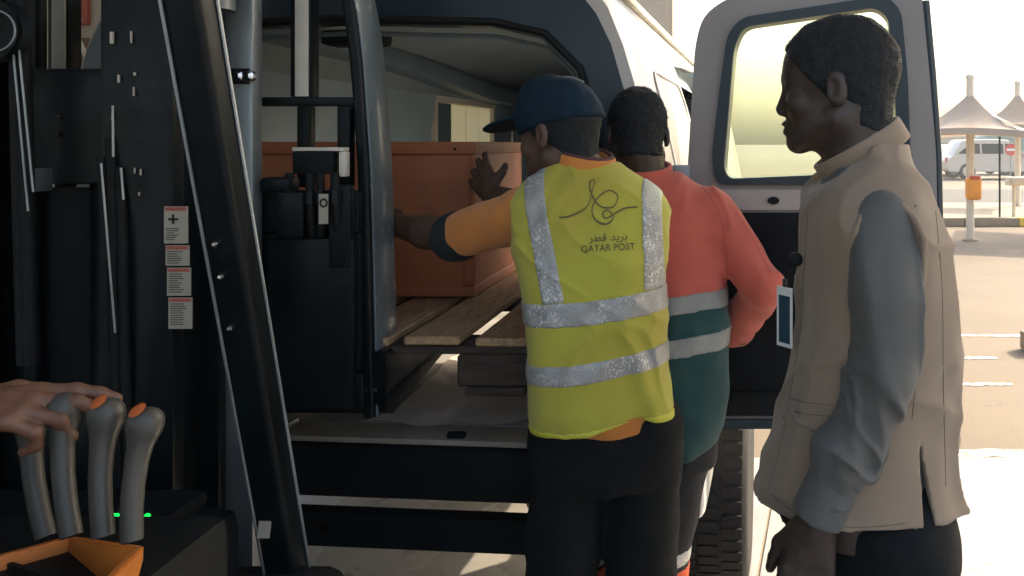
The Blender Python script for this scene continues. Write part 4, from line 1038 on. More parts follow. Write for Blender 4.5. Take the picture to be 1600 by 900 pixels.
def leg_pair(f, hips, knees, ankles, r=(.088, .062, .052), k=.03):
    for h_, kn, an in zip(hips, knees, ankles):
        f.cap(h_, kn, r[0], r[1], k); f.cap(kn, an, r[1], r[2], .02)
def shoes(parent, ankles, yaw):
    for an in ankles:
        a = Vector(an); u = Vector((-math.sin(R(yaw)), math.cos(R(yaw)), 0)); f = Field(a+Vector((-.2, -.22, -a.z-.01)), a+Vector((.2, .24, .10)), .009)
        g = lambda t, z: (a.x+u.x*t, a.y+u.y*t, z)
        f.cap(g(-.05, .045), g(.06, .045), .042, .046, .02); f.cap(g(.06, .042), g(.15, .034), .046, .034, .02); f.cap(g(-.03, .05), (a.x, a.y, .11), .042, .045, .03)
        f.cut((0, 0, -1), (0, 0, .0)); f.obj('shoe', m_shoe, parent)

# ---- worker in the yellow vest (back to the camera, reaching for the crate)
WY = 1.88
wk = thing('person', 'worker in a yellow reflective vest and navy cap pushing the terracotta crate', 'person', (-.22, WY, 0))
vrow = [(.72, -.218, 1.90, .156, .132), (.80, -.222, 1.895, .156, .130), (.95, -.232, 1.885, .157, .124), (1.08, -.246, 1.88, .156, .120), (1.20, -.254, 1.885, .166, .122), (1.29, -.258, 1.895, .176, .122),
        (1.345, -.258, 1.90, .182, .116), (1.385, -.260, 1.90, .176, .104), (1.412, -.264, 1.905, .150, .088), (1.437, -.270, 1.91, .108, .07), (1.46, -.276, 1.915, .066, .056)]
Lsh, Lel, Lwr = Vector((-.408, 1.905, 1.338)), P(706, 372, 2.06), P(612, 350, 2.27)
Rsh, Rel, Rwr = Vector((-.155, 1.95, 1.33)), Vector((-.350, 2.195, 1.315)), P(768, 304, 2.37)
HC = np.array((-.336, 1.935, 1.527)); HR = head_frame(60, -6, 0)
# body
f = Field((-1.12, 1.72, .80), (.02, 2.62, 1.70), .0055)
head(f, HC, HR, .985)
f.cap(HC+HR @ np.array((0, -.03, -.06)), (-.275, 1.915, 1.40), .058, .064, .025)
f.loft([(r_[0], r_[1], r_[2], r_[3]-.03, r_[4]-.03) for r_ in vrow if r_[0] > .79], 8)
f.cap(Lsh, Lel, .046, .040, .02); f.cap(Lel, Lel*.6+Lwr*.4, .0405, .0415, .015); f.cap(Lel*.6+Lwr*.4, Lwr, .0415, .0285, .015)
hand(f, Lwr, (-.75, .62, -.05), (-.3, -.6, .75), (.2, .3, .9), (12, 14, 16, 18))
f.cap(Rsh, Rel, .045, .038, .02); f.cap(Rel, Rwr, .040, .028, .015)
hand(f, Rwr, (-.50, .62, .52), (-.35, -.75, .45), (.75, .0, .55), ((4, 12, 14), (8, 14, 16), (14, 18, 18), (20, 22, 20)), 1.5, 1.02)
f.obj('body', m_skin2, wk)
# cap on the head
fc = Field(HC-.19, HC+.19, .005)
T = lambda p: HC+HR @ (np.array(p)*.985)
fc.ell(T((0, -.010, .030)), (.083, .107, .098), 0, HR); fc.ell(T((0, .035, .05)), (.074, .070, .088), .03, HR)
fc.cut(tuple(-(HR @ np.array((0, .12, .99)))), T((0, 0, .012)), .006)
fc.folds(.0035, (22, 22, 26), 5.)
fb = Field(HC-.24, HC+.24, .005)
fb.ell(T((0, .134, .038)), (.075, .088, .0085), .0, np.array(HR @ np.array(Matrix.Rotation(R(-9), 3, 'X')))); fb.ell(T((0, .02, -.05)), (.075, .070, .10), .0, HR, True)
cp = fc.obj('cap', m_cap, wk); fb.obj('brim', m_cap, cp)
tube('cap_piping', m_tapeg, cp, [Vector(T((.012, -.119*math.cos(a), .030+.102*math.sin(a)))) for a in [.9+.13*i for i in range(10)]], .0022, 6)
bm = NB(); bmesh.ops.create_icosphere(bm, subdivisions=2, radius=.007, matrix=Matrix.Translation(Vector(T((0, 0, .128))))); fin('button', bm, m_cap, cp, True)
hair_mesh('hair', HC, HR, m_hair, wk, .985, .004, low=-.08, grow=.003)
# shirt with sleeves
f = Field((-.80, 1.70, .74), (.06, 2.40, 1.50), .0055)
f.loft([(r_[0], r_[1], r_[2], r_[3]-.011, r_[4]-.011) for r_ in vrow], 8, zlo=.868)
f.cap(Lsh, Lsh*.12+Lel*.88, .064, .0565, .03); f.cap(Rsh, Rsh*.1+Rel*.9, .062, .052, .03)
f.folds(.0045, (16, 16, 11), 2.)
f.obj('shirt', m_osh, wk)
f = Field(Lel-Vector((.12, .12, .12)), Lel+Vector((.14, .12, .12)), .005)
f.cap(Lsh*.115+Lel*.885, Lsh*.05+Lel*.95, .0625, .0615, 0); f.obj('cuff', m_cuff, wk)
fc2 = NB(); atube(fc2, [Vector((-.275+.066*math.cos(a), 1.912+.062*math.sin(a), 1.458+.012*math.sin(a)-.012*math.cos(a))) for a in [i*2*math.pi/28 for i in range(29)]], 1, 8, False, rrect(.021, .006, .004, 2), (0, 0, 1)); fin('collar', fc2, m_osh, wk, True)
fc2 = NB(); atube(fc2, [Vector((-.275+.064*math.cos(a), 1.912+.060*math.sin(a), 1.480+.012*math.sin(a)-.012*math.cos(a))) for a in [i*2*math.pi/28 for i in range(29)]], .0055, 8, False); fin('collar_edge', fc2, M('maroon_trim', (.10, .035, .04), .8), wk, True)
# vest
f = Field((-.48, 1.70, .74), (.04, 2.10, 1.48), .0045)
f.loft(vrow, 8, zlo=.7)
X, Y, Z = f.xyz()
# hem slants up to the right
f.d = smax(f.d, (.886+.115*(X+.22))-Z+.003*np.sin(X*26), .006).astype(np.float32)
# drag lines, sag folds and crumples
idx = np.nonzero(np.abs(f.d) < .04); x = f.ax[0][idx[0]]; y = f.ax[1][idx[1]]; z = f.ax[2][idx[2]]
wv = noise3(x*5+3, y*5, z*4)
fold = .0062*noise3(x*13+z*5+wv*1.2, y*6, z*6-x*7+wv)*np.clip((1.36-z)/.12, .15, 1) + .0036*noise3(x*26-z*13+wv, y*9, z*12+2) + .0035*np.sin(22*x-34*z+5*wv)*np.clip((1.02-z)/.2, 0, 1)
f.d[idx] += fold
lo_ = np.clip((1.30-z)/.2, 0, 1); f.d[idx] -= .0085*lo_*crease(x*7+z*4+wv, y*4, z*4.5-x*6+wv*1.5)+.006*crease(x*5-z*9+wv, y*3+7, z*9+x*8+wv, 4)*np.clip((z-1.0)/.2, .2, 1)
arm = Field.like(f, np.full(f.n, .25)); arm.cap(Lsh+Vector((-.062, .03, -.02)), Lel, .072, .10, 0); arm.cap(Lsh+Vector((-.045, .03, -.07)), Lsh+Vector((-.12, .02, -.02)), .048, .09, .05)
arm2 = Field.like(f, np.full(f.n, .25)); arm2.cap(Rsh+Vector((.065, .05, -.02)), Rel+Vector((.12, .06, 0)), .070, .08, 0)
neck = Field.like(f, np.full(f.n, .25)); neck.ell((-.279, 1.93, 1.485), (.074, .080, .050), 0)
vestd = smax(smax(smax(f.d, -arm.d, .006), -arm2.d, .006), -neck.d, .006)
fv = f.like(vestd); vest = fv.obj('vest', m_vest, wk, 1)
for ed_ in (arm.d, arm2.d, neck.d, Z-(.886+.115*(X+.22)+.003*np.sin(X*26))):
    f.like(np.maximum(vestd-.0022, ed_-.009)).obj('vest_piping', m_lime, wk, 1)
def slab(c, hw): return np.abs(c)-hw
f.like(np.maximum(vestd-.0032, slab(Z-(1.017+.135*(X+.223)), .0225))).obj('reflective_strip', m_tape, wk, 1)
f.like(np.maximum(vestd-.0032, slab(Z-(1.143+.095*(X+.223)), .026))).obj('reflective_strip', m_tape, wk, 1)
hi = 1.168+.095*(X+.223)-Z
f.like(np.maximum(np.maximum(vestd-.0030, slab(X-(-.322-.22*(Z-1.167)), .0255)), hi)).obj('reflective_strip', m_tape, wk, 1)
f.like(np.maximum(np.maximum(vestd-.0030, slab(X-(-.108-.04*(Z-1.167)), .0215)), hi)).obj('reflective_strip', m_tape, wk, 1)
# trousers, shoes
hips = [(-.305, 1.90, .86), (-.140, 1.90, .86)]; kn = [(-.325, 1.90, .48), (-.150, 1.95, .48)]; an = [(-.345, 1.83, .11), (-.150, 1.90, .11)]
f = Field((-.50, 1.68, .04), (.03, 2.12, .92), .008)
f.loft([(.74, -.222, 1.90, .148, .115), (.80, -.222, 1.90, .146, .116), (.90, -.225, 1.89, .140, .110)], 8); leg_pair(f, hips, kn, an, (.094, .080, .072)); f.folds(.006, (9, 9, 14), 8.); f.obj('trousers', m_trs, wk)
shoes(wk, an, 8)
# print on the back of the vest
dg = bpy.context.evaluated_depsgraph_get()
bv = BVHTree.FromPolygons([v.co for v in vest.data.vertices], [p.vertices[:] for p in vest.data.polygons])
ink = M('vest_print', (.12, .10, .045), .7, var=.1)
def onv(px, py, off=.0022):
    o_ = Vector((0, 0, CAMZ)); d_ = (P(px, py, 1)-o_).normalized(); h_, n_, i_, t_ = bv.ray_cast(o_, d_)
    return (h_-d_*off) if h_ else P(px, py, 1.77)
def stroke(pts, w0=1.1):
    """pts: (px, py, relative width); a flat ribbon lying on the cloth"""
    q = smoothpath([(a, b, c) for a, b, c in pts], 9); bm = NB(); L_, R_ = [], []
    for i, p in enumerate(q):
        t = (q[min(i+1, len(q)-1)]-q[max(i-1, 0)]); t.z = 0; t.normalize(); nn = Vector((-t.y, t.x, 0)); ww = w0*p.z
        L_.append(bm.verts.new(onv(p.x+nn.x*ww, p.y+nn.y*ww))); R_.append(bm.verts.new(onv(p.x-nn.x*ww, p.y-nn.y*ww)))
    for i in range(len(q)-1): bm.faces.new((L_[i], L_[i+1], R_[i+1], R_[i]))
    return bm
z3 = lambda l: [(860+a*.1445, 270+b*.1445, c) for a, b, c in l]
lg = NB()
for st in (z3([(90, 482, 1.2), (170, 478, 1.5), (260, 450, 1.35), (350, 405, 1.2), (410, 340, .8), (437, 275, .6), (455, 180, .6), (478, 110, .6), (462, 72, .6), (430, 90, .8), (425, 150, 1.1), (447, 235, 1.2), (500, 325, 1.1), (560, 370, 1.1), (610, 378, 1.4), (670, 372, 1.1), (715, 320, .7), (728, 262, .8), (695, 210, 1.0), (630, 190, 1.0), (560, 225, 1.0), (500, 285, .9), (460, 350, .9), (452, 430, .9), (485, 505, 1.3), (560, 550, 1.6), (630, 545, 1.5), (675, 495, .9), (662, 440, 1.0), (615, 405, 1.1), (572, 430, 1.3), (570, 470, 1.3), (605, 492, 1.2), (660, 465, 1.1), (720, 425, 1.2), (800, 385, 1.3), (870, 372, 1.2), (940, 370, 1.2)]),):
    b2 = stroke(st, 1.0); me_ = bpy.data.meshes.new('t'); b2.to_mesh(me_); b2.free(); lg.from_mesh(me_); bpy.data.meshes.remove(me_)
fin('logo_print', lg, ink, wk)
def text_on(name, s_, px, py, h_, slope, wid):
    cu = bpy.data.curves.new(name, 'FONT'); cu.body = s_; cu.align_x = 'CENTER'; cu.offset = .012; cu.space_character = 1.06
    ob = bpy.data.objects.new('tmp', cu); COL.objects.link(ob); bpy.context.view_layer.update()
    me_ = bpy.data.meshes.new_from_object(ob.evaluated_get(bpy.context.evaluated_depsgraph_get())); bpy.data.objects.remove(ob)
    xs = [v.co.x for v in me_.vertices]; zs = [v.co.y for v in me_.vertices]
    sc = wid/max(1e-6, (max(xs)-min(xs))); sv = h_/max(1e-6, (max(zs)-min(zs)))
    mx_ = (max(xs)+min(xs))/2
    for v in me_.vertices:
        u_ = px+(v.co.x-mx_)*sc; w_ = py-(v.co.y-min(zs))*sv+slope*(u_-px); v.co = onv(u_, w_)
    return link(name, me_, ink, wk)
text_on('lettering', 'QATAR POST', 950, 394, 12.5, -.055, 84)
# Arabic line, in joined letter forms written right to left
text_on('arabic_lettering', '\ufeae\ufec4\ufed7 \ufeaa\ufef3\ufeae\ufe91', 950, 380, 15.5, -.055, 60)

# ---- worker in the red and green shirt
WR = 2.2
rk = thing('person', 'worker in a coral red shirt with dark green lower half leaning into the van', 'person', (-.10, 2.06, 0))
rrow = [(.73, -.13, 2.04, .138, .118), (.80, -.113, 2.05, .160, .124), (.90, -.102, 2.08, .168, .124), (1.0, -.105, 2.125, .170, .122), (1.12, -.112, 2.165, .172, .115), (1.25, -.122, 2.185, .180, .115), (1.33, -.128, 2.195, .178, .104), (1.375, -.135, 2.20, .155, .088),
        (1.405, -.148, 2.205, .115, .07), (1.43, -.16, 2.21, .072, .058)]
HC2 = np.array((-.178, 2.225, 1.528)); HR2 = head_frame(12, -12, 0)
Rs, Re, Rw = Vector((.018, 2.19, 1.325)), P(1192, 447, 2.12), P(1146, 520, 2.31)
Ls, Le, Lw = Vector((-.275, 2.20, 1.325)), Vector((-.345, 2.40, 1.17)), Vector((-.37, 2.62, 1.22))
f = Field((-.50, 1.96, .78), (.25, 2.85, 1.70), .006)
head(f, HC2, HR2, 1.0); f.cap(HC2+HR2 @ np.array((0, -.03, -.06)), (-.16, 2.205, 1.39), .058, .064, .025)
f.loft([(r_[0], r_[1], r_[2], r_[3]-.03, r_[4]-.03) for r_ in rrow if r_[0] > .79], 0)
for a, b, c_ in ((Rs, Re, Rw), (Ls, Le, Lw)): f.cap(a, b, .045, .036, .02); f.cap(b, c_, .036, .027, .015)
hand(f, Rw, (-.6, .75, .1), (.4, .2, .85), (-.6, -.3, .5), (30, 34, 36, 38)); hand(f, Lw, (-.15, .95, .2), (0, -.2, .95), (.95, 0, 0), (25, 28, 30, 32))
f.obj('body', m_skin, rk)
hair_mesh('hair', HC2, HR2, m_hair, rk, 1.0, .004, low=-.075, grow=.0035)
f = Field((-.50, 1.90, .66), (.28, 2.72, 1.50), .0055)
f.loft(rrow, 0, zlo=.70)
f.cap(Rs, Re, .063, .056, .03); f.cap(Re, Rw, .055, .044, .012); f.cap(Ls, Le, .062, .054, .03); f.cap(Le, Lw, .053, .043, .012)
idx = np.nonzero(np.abs(f.d) < .04); x = f.ax[0][idx[0]]; y = f.ax[1][idx[1]]; z = f.ax[2][idx[2]]; wv = noise3(x*6, y*6+4, z*5)
f.d[idx] += .0052*noise3(x*12+z*9+wv, y*10, z*10-x*9+wv*1.4)+.003*noise3(x*27+z*16+wv*2, y*18, z*20-x*12)-.008*crease(x*6+z*8+wv, y*6, z*8-x*7+wv)
X, Y, Z = f.xyz(); sh = f.d
armr = Field.like(f, np.full(f.n, .25)); armr.cap(Re, Rw, .07, .06, 0); armr.cap(Le, Lw, .07, .06, 0); armr.cap(Rs*.5+Re*.5, Re, .07, .07, 0); armr.cap(Ls*.5+Le*.5, Le, .07, .07, 0)
low = np.maximum(np.maximum(Z-1.121, -(armr.d)), X*0); hem = .765+.22*(X+.02)*-1*0-.05*X+.02*np.sin(X*20)
f.like(smax(sh, -np.maximum(Z-1.121, -armr.d), .0)).obj('shirt', m_rsh, rk, 1)
gd = np.maximum(np.maximum(sh-.0008, Z-1.121), -armr.d); gd = np.maximum(gd, hem-Z)
f.like(gd).obj('shirt_lower', m_gsh, rk, 1)
for zc, hw in ((1.098, .0225), (1.000, .0225)):
    f.like(np.maximum(np.maximum(sh-.0035, np.abs(Z-zc-.012*np.sin((X+.1)*9))-hw), -(armr.d-.003))).obj('reflective_strip', m_tapeg, rk, 1)
fc2 = NB(); atube(fc2, [Vector((-.162+.072*math.cos(a), 2.205+.064*math.sin(a), 1.428+.016*math.sin(a))) for a in [i*2*math.pi/28 for i in range(29)]], 1, 8, False, rrect(.017, .006, .004, 2), (0, 0, 1)); fin('collar', fc2, m_rsh, rk, True)
hips = [(-.22, 2.06, .78), (-.075, 2.06, .78)]; kn = [(-.33, 2.085, .46), (-.125, 2.085, .46)]; an = [(-.345, 2.05, .11), (-.115, 2.05, .11)]
f = Field((-.50, 1.84, .04), (.20, 2.30, .92), .008)
f.loft([(.72, -.125, 2.06, .150, .105), (.80, -.115, 2.06, .150, .105), (.89, -.10, 2.09, .140, .10)], 0); leg_pair(f, hips, kn, an, (.100, .084, .074)); f.folds(.006, (9, 9, 14), 4.); f.obj('trousers', m_trs2, rk)
X, Y, Z = f.xyz()
f.like(np.maximum(f.d-.003, np.abs(Z-.43)-.03)).obj('ankle_band', M('orange_reflective_band', (.85, .12, .03), .6), rk, 1)
f.like(np.maximum(f.d-.0025, np.abs(Z-.485)-.02)).obj('ankle_band', m_tape, rk, 1)
shoes(rk, an, 0)

# ---- bystander in the taupe vest (left side to the camera, facing left)
BD = 1.45
bp_ = thing('person', 'bystander in a taupe sleeveless vest over a grey shirt watching from the right', 'person', (.30, BD, 0))
sB = FPX/BD
def bx(px): return (px-PX0)/sB
def bz(py): return CAMZ-(py-HY)/sB
HC3 = np.array((bx(1307), BD, bz(134))); HR3 = head_frame(73, -3, 0)
# vest rows: (py, front px, back px, half width across)
vr_ = [(222, 1318, 1406, .062), (240, 1300, 1416, .074), (262, 1280, 1428, .098), (285, 1260, 1440, .138), (310, 1251, 1450, .176), (345, 1247, 1464, .196), (400, 1245, 1478, .198), (480, 1242, 1486, .190), (560, 1230, 1487, .184), (640, 1214, 1487, .184), (720, 1197, 1492, .192), (800, 1182, 1500, .20)]
brow = [(bz(py), (bx(a)+bx(b))/2, BD, (bx(b)-bx(a))/2, w_) for py, a, b, w_ in vr_]
BS, BE, BW = P(1382, 352, 1.292), P(1380, 585, 1.268), P(1283, 792, 1.285)
FS, FE, FW = Vector((bx(1388), BD+.172, bz(338))), Vector((.32, BD+.21, 1.13)), Vector((.21, BD+.20, .93))
f = Field((.02, 1.10, .72), (.55, 1.80, 1.76), .0045)
head(f, HC3, HR3, .985)
f.cap(HC3+HR3 @ np.array((0, -.030, -.05)), (bx(1348), BD, bz(285)), .058, .068, .03)
f.loft([(r_[0], r_[1], r_[2], r_[3]-.035, r_[4]-.035) for r_ in brow if r_[3] > .08], 0)
for a, b, c_ in ((BS, BE, BW), (FS, FE, FW)): f.cap(a+Vector((0, .03 if a is BS else -.03, -.02)), b, .032, .030, .02); f.cap(b, c_, .030, .025, .015)
hand(f, BW+(BW-BE).normalized()*.012, (-.20, -.02, -1), (-.10, -.99, 0), (-1, .1, -.1), ((22, 36, 30), (26, 38, 30), (30, 40, 30), (34, 42, 30)), .5, 1.06, (25, 30), ts=.42)
hand(f, FW, (-.25, 0, -1), (0, .95, 0), (-1, 0, 0), (30, 32, 34, 36), .5, 1.0)
f.obj('body', m_skin, bp_)
hair_mesh('hair', HC3, HR3, m_hair, bp_, .985, .0035, low=-.095, grow=.005)
# shirt: sleeves and collar
f = Field((.02, 1.10, .90), (.55, 1.80, 1.50), .005)
f.loft([(r_[0], r_[1], r_[2], r_[3]-.02, r_[4]-.02) for r_ in brow if r_[3] > .08 and r_[0] > .85], 0)
for a, b, c_ in ((BS, BE, BW), (FS, FE, FW)):
    f.cap(a+Vector((0, .026 if a is BS else -.026, .0)), a*.5+b*.5, .056, .057, .02); f.cap(a*.5+b*.5, b, .057, .053, .01); f.cap(b, b*.35+c_*.65, .053, .047, .012); f.cap(b*.35+c_*.65, b*.12+c_*.88, .047, .040, .01)
idx = np.nonzero(np.abs(f.d) < .04); x = f.ax[0][idx[0]]; y = f.ax[1][idx[1]]; z = f.ax[2][idx[2]]; wv = noise3(x*6, y*6, z*5+8)
low = np.clip((1.28-z)/.25, 0, 1)
f.d[idx] += .0045*noise3(x*22+z*5+wv, y*12, z*6-x*8+wv*1.3)+.0055*low*noise3(x*14-z*15+wv*2, y*10, z*19+x*16)-.010*crease(x*17+z*3+wv*.8, y*10, z*3.2+wv)*(1-.5*low)-.012*low*crease(x*9-z*10+wv*1.3, y*8, z*15+x*13+wv)
f.obj('shirt', m_bsh, bp_, 1)
for b, c_ in ((BE, BW), (FE, FW)):
    f = Field(Vector(c_)-Vector((.12, .1, .12)), Vector(c_)+Vector((.12, .1, .14)), .0045)
    f.cap(b*.24+c_*.76, b*-.16+c_*1.16, .0405, .0425, 0); ax_ = (c_-b).normalized(); f.cut(tuple(ax_), tuple(c_+ax_*.018), .003); f.cut(tuple(-ax_), tuple(c_-ax_*.060), .003); f.folds(.0015, (30, 30, 14), 6.); f.obj('cuff', m_bsh, bp_, 1)
# the vest with armholes, stand collar, side vent and pocket
f = Field((.05, 1.19, .84), (.52, 1.71, 1.50), .0042)
f.loft(brow, 0, zlo=.86)
X, Y, Z = f.xyz()
f.cap((bx(1352), BD, bz(275)), (bx(1350), BD, bz(180)), .077, .066, .012)
f.cut((-.53, 0, .848), (bx(1345), BD, bz(243)), .004)
idx = np.nonzero(np.abs(f.d) < .04); x = f.ax[0][idx[0]]; y = f.ax[1][idx[1]]; z = f.ax[2][idx[2]]; wv = noise3(x*5+2, y*5, z*4+8)
f.d[idx] += .0042*noise3(x*12+z*4+wv, y*9, z*5+wv)+.0022*noise3(x*30+wv, y*20, z*13+5)-.011*crease(x*8+z*2.5+wv, y*7, z*2.4+wv*.8)-.008*crease(x*4-z*7+wv*1.4, y*6, z*7+x*4+wv, 4)
arm = Field.like(f, np.full(f.n, .25))
for a, b in ((BS, BE), (FS, FE)):
    s_ = -1 if a is BS else 1
    arm.ell(tuple(a+Vector((.003, s_*.075, -.045))), (.060, .105, .112), 0); 
hemz = .895+.018*np.sin((X-.1)*9)
d_ = smax(f.d, -arm.d, .005); d_ = smax(d_, hemz-Z, .004)
cav = f.like(f.d+.03).d  # hollow below the hem so the cloth has an edge
d_ = np.maximum(d_, -np.maximum(cav, Z-1.02))
vx = .335+.10*(1.03-Z)
vent = np.maximum(np.maximum(np.abs(X-vx)-np.clip((1.045-Z)*.07, 0, .02), Y-1.38), Z-1.045)
d_ = np.maximum(d_, -vent)
bvest_o = f.like(d_).obj('vest', m_bvest, bp_, 1)
for s_ in (-1, 1): f.like(np.maximum(np.maximum(d_-.0018, arm.d-.010), -s_*(Y-BD))).obj('armhole_seam', m_bvest, bp_, 1)
f.like(np.maximum(np.maximum(d_-.004, np.abs(Z-bz(628)+.10*(X-.18))-.006), np.maximum(np.abs(X-bx(1268))-.042, Y-BD))).obj('pocket_welt', m_bvest, bp_, 1)
cb_ = NB(); cpts = []
for i in range(41):
    an_ = 2*math.pi*i/40; cpts.append(Vector((bx(1346)+.070*math.cos(an_), BD+.068*math.sin(an_), bz(236)+.070*.60*math.cos(an_))))
atube(cb_, cpts, 1, 8, False, rrect(.021, .0045, .004, 2), (-.53, 0, .85)); fin('stand_collar', cb_, m_bvest, bp_, True)
# trousers and shoes
hips = [(.31, BD-.09, .86), (.31, BD+.09, .86)]; kn = [(.295, BD-.095, .48), (.30, BD+.095, .48)]; an = [(.33, BD-.10, .11), (.30, BD+.10, .11)]
f = Field((.10, 1.20, .04), (.52, 1.70, .98), .008)
f.loft([(.80, bx(1372), BD, .125, .155), (.88, bx(1370), BD, .120, .15), (.96, bx(1368), BD, .115, .15)], 0); leg_pair(f, hips, kn, an, (.105, .08, .07)); f.folds(.005, (9, 9, 14), 14.); f.obj('trousers', m_trs, bp_)
shoes(bp_, an, 90)
# identity badge clipped to the vest front
bd = thing('id_badge', 'white framed identity badge with a dark card clipped to the taupe vest front', 'badge', P(1225, 495, 1.40))
bu = Vector((.60, -.80, 0)); bnn = Vector((-.80, -.60, 0)); bo = P(1227, 495, 1.40)
def bq(a, b, c0, c1, off): return [bo+bu*x_+Vector((0, 0, z_))+bnn*off for x_, z_ in ((a, c0), (b, c0), (b, c1), (a, c1))]
bm = NB(); plate(bm, bq(-.018, .018, -.050, .050, 0), bnn, .003, [bq(-.0145, .0145, -.044, .036, 0)]); fin('frame', bm, M('badge_white', (.7, .7, .68), .35), bd)
bm = NB(); plate(bm, bq(-.0144, .0144, -.0439, .0359, .0004), bnn, .0014); fin('card', bm, M('badge_card', (.02, .06, .085), .25, coat=.6), bd)
bm = NB(); plate(bm, bq(-.005, .005, .050, .064, 0), bnn, .002); fin('clip', bm, m_chrome, bd)
tube('cord', m_blackm, bd, smoothpath([bo+Vector((.0, 0, .062)), bo+Vector((.006, -.004, .085)), bo+Vector((.014, .0, .105))]), .0022, 6)
bm = NB(); lathe(bm, [(.012, 0), (.012, .008), (.008, .011)], bo+Vector((.016, -.006, .098)), 'Y', 16, Matrix.Rotation(R(180), 4, 'Z')); fin('reel', bm, m_blackm, bd, autos=40)

# stitched seams lying on the cloth
def seams(ob, mat, parent, paths, w_=.0006):
    tr_ = BVHTree.FromPolygons([v.co for v in ob.data.vertices], [p.vertices[:] for p in ob.data.polygons]); o_ = Vector((0, 0, CAMZ))
    for pts in paths:
        q = []
        for p in smoothpath([(x_, y_, 0) for x_, y_ in pts], 10):
            d_ = (P(p.x, p.y, 1)-o_).normalized(); h_, n_, i_, t_ = tr_.ray_cast(o_, d_)
            if h_ is not None: q.append(h_-d_*.0002)
        if len(q) > 3: tube('seam', mat, parent, q, w_, 5)
m_seam = M('taupe_thread', (.13, .10, .075), .9); m_seam2 = M('grey_thread', (.05, .055, .057), .9); m_seam3 = M('coral_thread', (.32, .055, .042), .9)
seams(bvest_o, m_seam, bp_, [[(1425, 655), (1431, 600), (1440, 540), (1444, 500)], [(1262, 335), (1256, 430), (1250, 520), (1236, 610), (1218, 700), (1200, 765)], [(1232, 622), (1262, 629), (1304, 634)],
      [(1233, 640), (1262, 647), (1304, 651)], [(1206, 772), (1250, 805), (1330, 824), (1415, 818)], [(1462, 330), (1472, 450), (1474, 600), (1478, 760)]])
for ch in list(bp_.children):
    if ch.name.startswith('shirt'): seams(ch, m_seam2, bp_, [[(1300, 705), (1306, 730), (1300, 752)]])
for ch in list(rk.children):
    if ch.name.split('.')[0] == 'shirt': seams(ch, m_seam3, rk, [[(1098, 292), (1122, 330), (1134, 390), (1136, 440)], [(1062, 268), (1090, 276), (1118, 290)], [(1150, 330), (1180, 380), (1205, 430)]])

# ---- forklift operator: seated, right hand on a lever
op = thing('person', 'seated forklift operator with a bare hand resting on a control lever', 'person', (-1.30, .2, .90))
KN = P(101, 648, 1.09)
OW = KN+Vector((-.118, -.040, .016)); OE = Vector((-1.09, .72, 1.10)); OS = Vector((-1.13, .22, 1.40))
f = Field((-1.60, -.15, .80), (-.62, 1.22, 1.86), .0075)
OH = np.array((-1.30, .22, 1.68)); head(f, OH, head_frame(-12, -4)); f.cap((-1.30, .19, 1.62), (-1.30, .14, 1.45), .058, .064, .02)
f.loft([(.92, -1.30, .12, .14, .10), (1.1, -1.30, .13, .13, .09), (1.3, -1.30, .14, .15, .10), (1.42, -1.30, .15, .12, .07), (1.46, -1.30, .15, .06, .05)], 0)
f.cap(OS, OE, .045, .038, .02); f.cap(OE, OW, .038, .028, .015); f.cap((-1.47, .2, 1.40), (-1.52, .45, 1.12), .045, .038, .02); f.cap((-1.52, .45, 1.12), (-1.42, .72, 1.12), .036, .028, .02)
bdy = f
body_me = f.mesh('body')
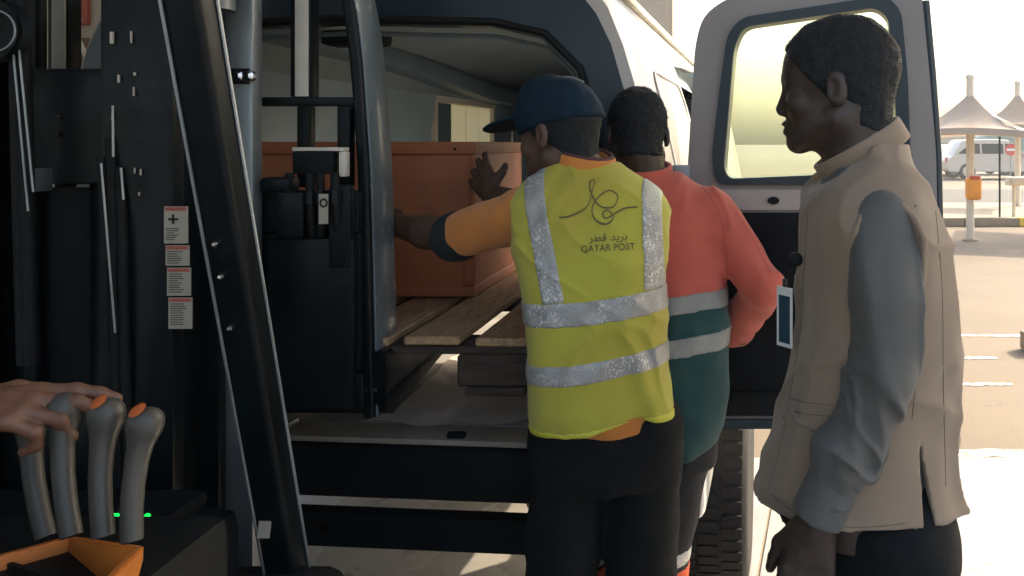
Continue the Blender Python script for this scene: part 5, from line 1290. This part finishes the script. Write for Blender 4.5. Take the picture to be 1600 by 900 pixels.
# the visible hand is finer: build it in its own grid and join it to the wrist in one mesh
fh = Field(OW-Vector((.12, .12, .12)), OW+Vector((.22, .22, .12)), .003)
fh.cap(OW+(OE-OW)*.35, OW, .033, .030, .01)
hand(fh, OW, (.95, .22, .02), (-.05, -.38, .92), (-.2, .9, .3), ((6, 14, 12), (10, 24, 22), (24, 52, 50), (34, 62, 56)), .6, .98, (30, 34))
hm = fh.mesh('hand'); bm = NB(); bm.from_mesh(body_me); bm.from_mesh(hm); body_me2 = bpy.data.meshes.new('body'); bm.to_mesh(body_me2); bm.free()
link('body', body_me2, m_skin3, op, True)
hair_mesh('hair', OH, head_frame(-12, -4), m_hair, op)
f = Field((-1.62, -.15, .86), (-.80, 1.02, 1.52), .009)
f.loft([(.90, -1.30, .12, .16, .12), (1.1, -1.30, .13, .155, .11), (1.3, -1.30, .14, .175, .115), (1.40, -1.30, .15, .14, .085), (1.45, -1.30, .15, .07, .06)], 0)
f.cap(OS, OE, .062, .052, .03); f.cap(OE, OE*.45+OW*.55, .052, .044, .01); f.cap((-1.47, .2, 1.39), (-1.52, .45, 1.12), .06, .05, .03); f.cap((-1.52, .45, 1.12), (-1.45, .65, 1.12), .05, .042, .01)
f.folds(.005, (14, 14, 14), 3.); f.obj('shirt', m_opt, op)
f = Field((-1.60, -.1, .44), (-.80, 1.22, 1.16), .009)
for s_ in (-1, 1):
    hx = -1.30+s_*.10; kx = -1.30+s_*.19; ky = .78
    f.cap((hx, .14, .985), (kx, ky, 1.02), .088, .066, .03); f.cap((kx, ky, 1.02), (kx+.0, 1.02, .60), .066, .05, .02)
f.cap((-1.40, .12, .99), (-1.20, .12, .99), .09, .09, .03); f.folds(.005, (12, 12, 12), 9.); f.obj('trousers', m_opt, op)
for s_ in (-1, 1):
    f = Field((-1.30+s_*.19-.1, .92, .455), (-1.30+s_*.19+.1, 1.28, .66), .009); x_ = -1.30+s_*.19
    f.cap((x_, 1.02, .52), (x_, 1.18, .505), .045, .036, .02); f.cut((0, 0, -1), (0, 0, .463)); f.obj('shoe', m_shoe, op)

# ------------------------------------------------------------------ dusty air
hz = bpy.data.materials.new('dusty_air'); hz.use_nodes = True; n = hz.node_tree; n.nodes.clear()
ho = n.nodes.new('ShaderNodeOutputMaterial'); hv = n.nodes.new('ShaderNodeVolumePrincipled')
hv.inputs['Color'].default_value = (.86, .92, .96, 1); hv.inputs['Density'].default_value = .0024; hv.inputs['Anisotropy'].default_value = .35
n.links.new(hv.outputs[0], ho.inputs['Volume'])
bm = NB(); abox(bm, (-80, -25, -1.1), (100, 95, 12)); setp(fin('haze', bm, hz), kind='stuff')
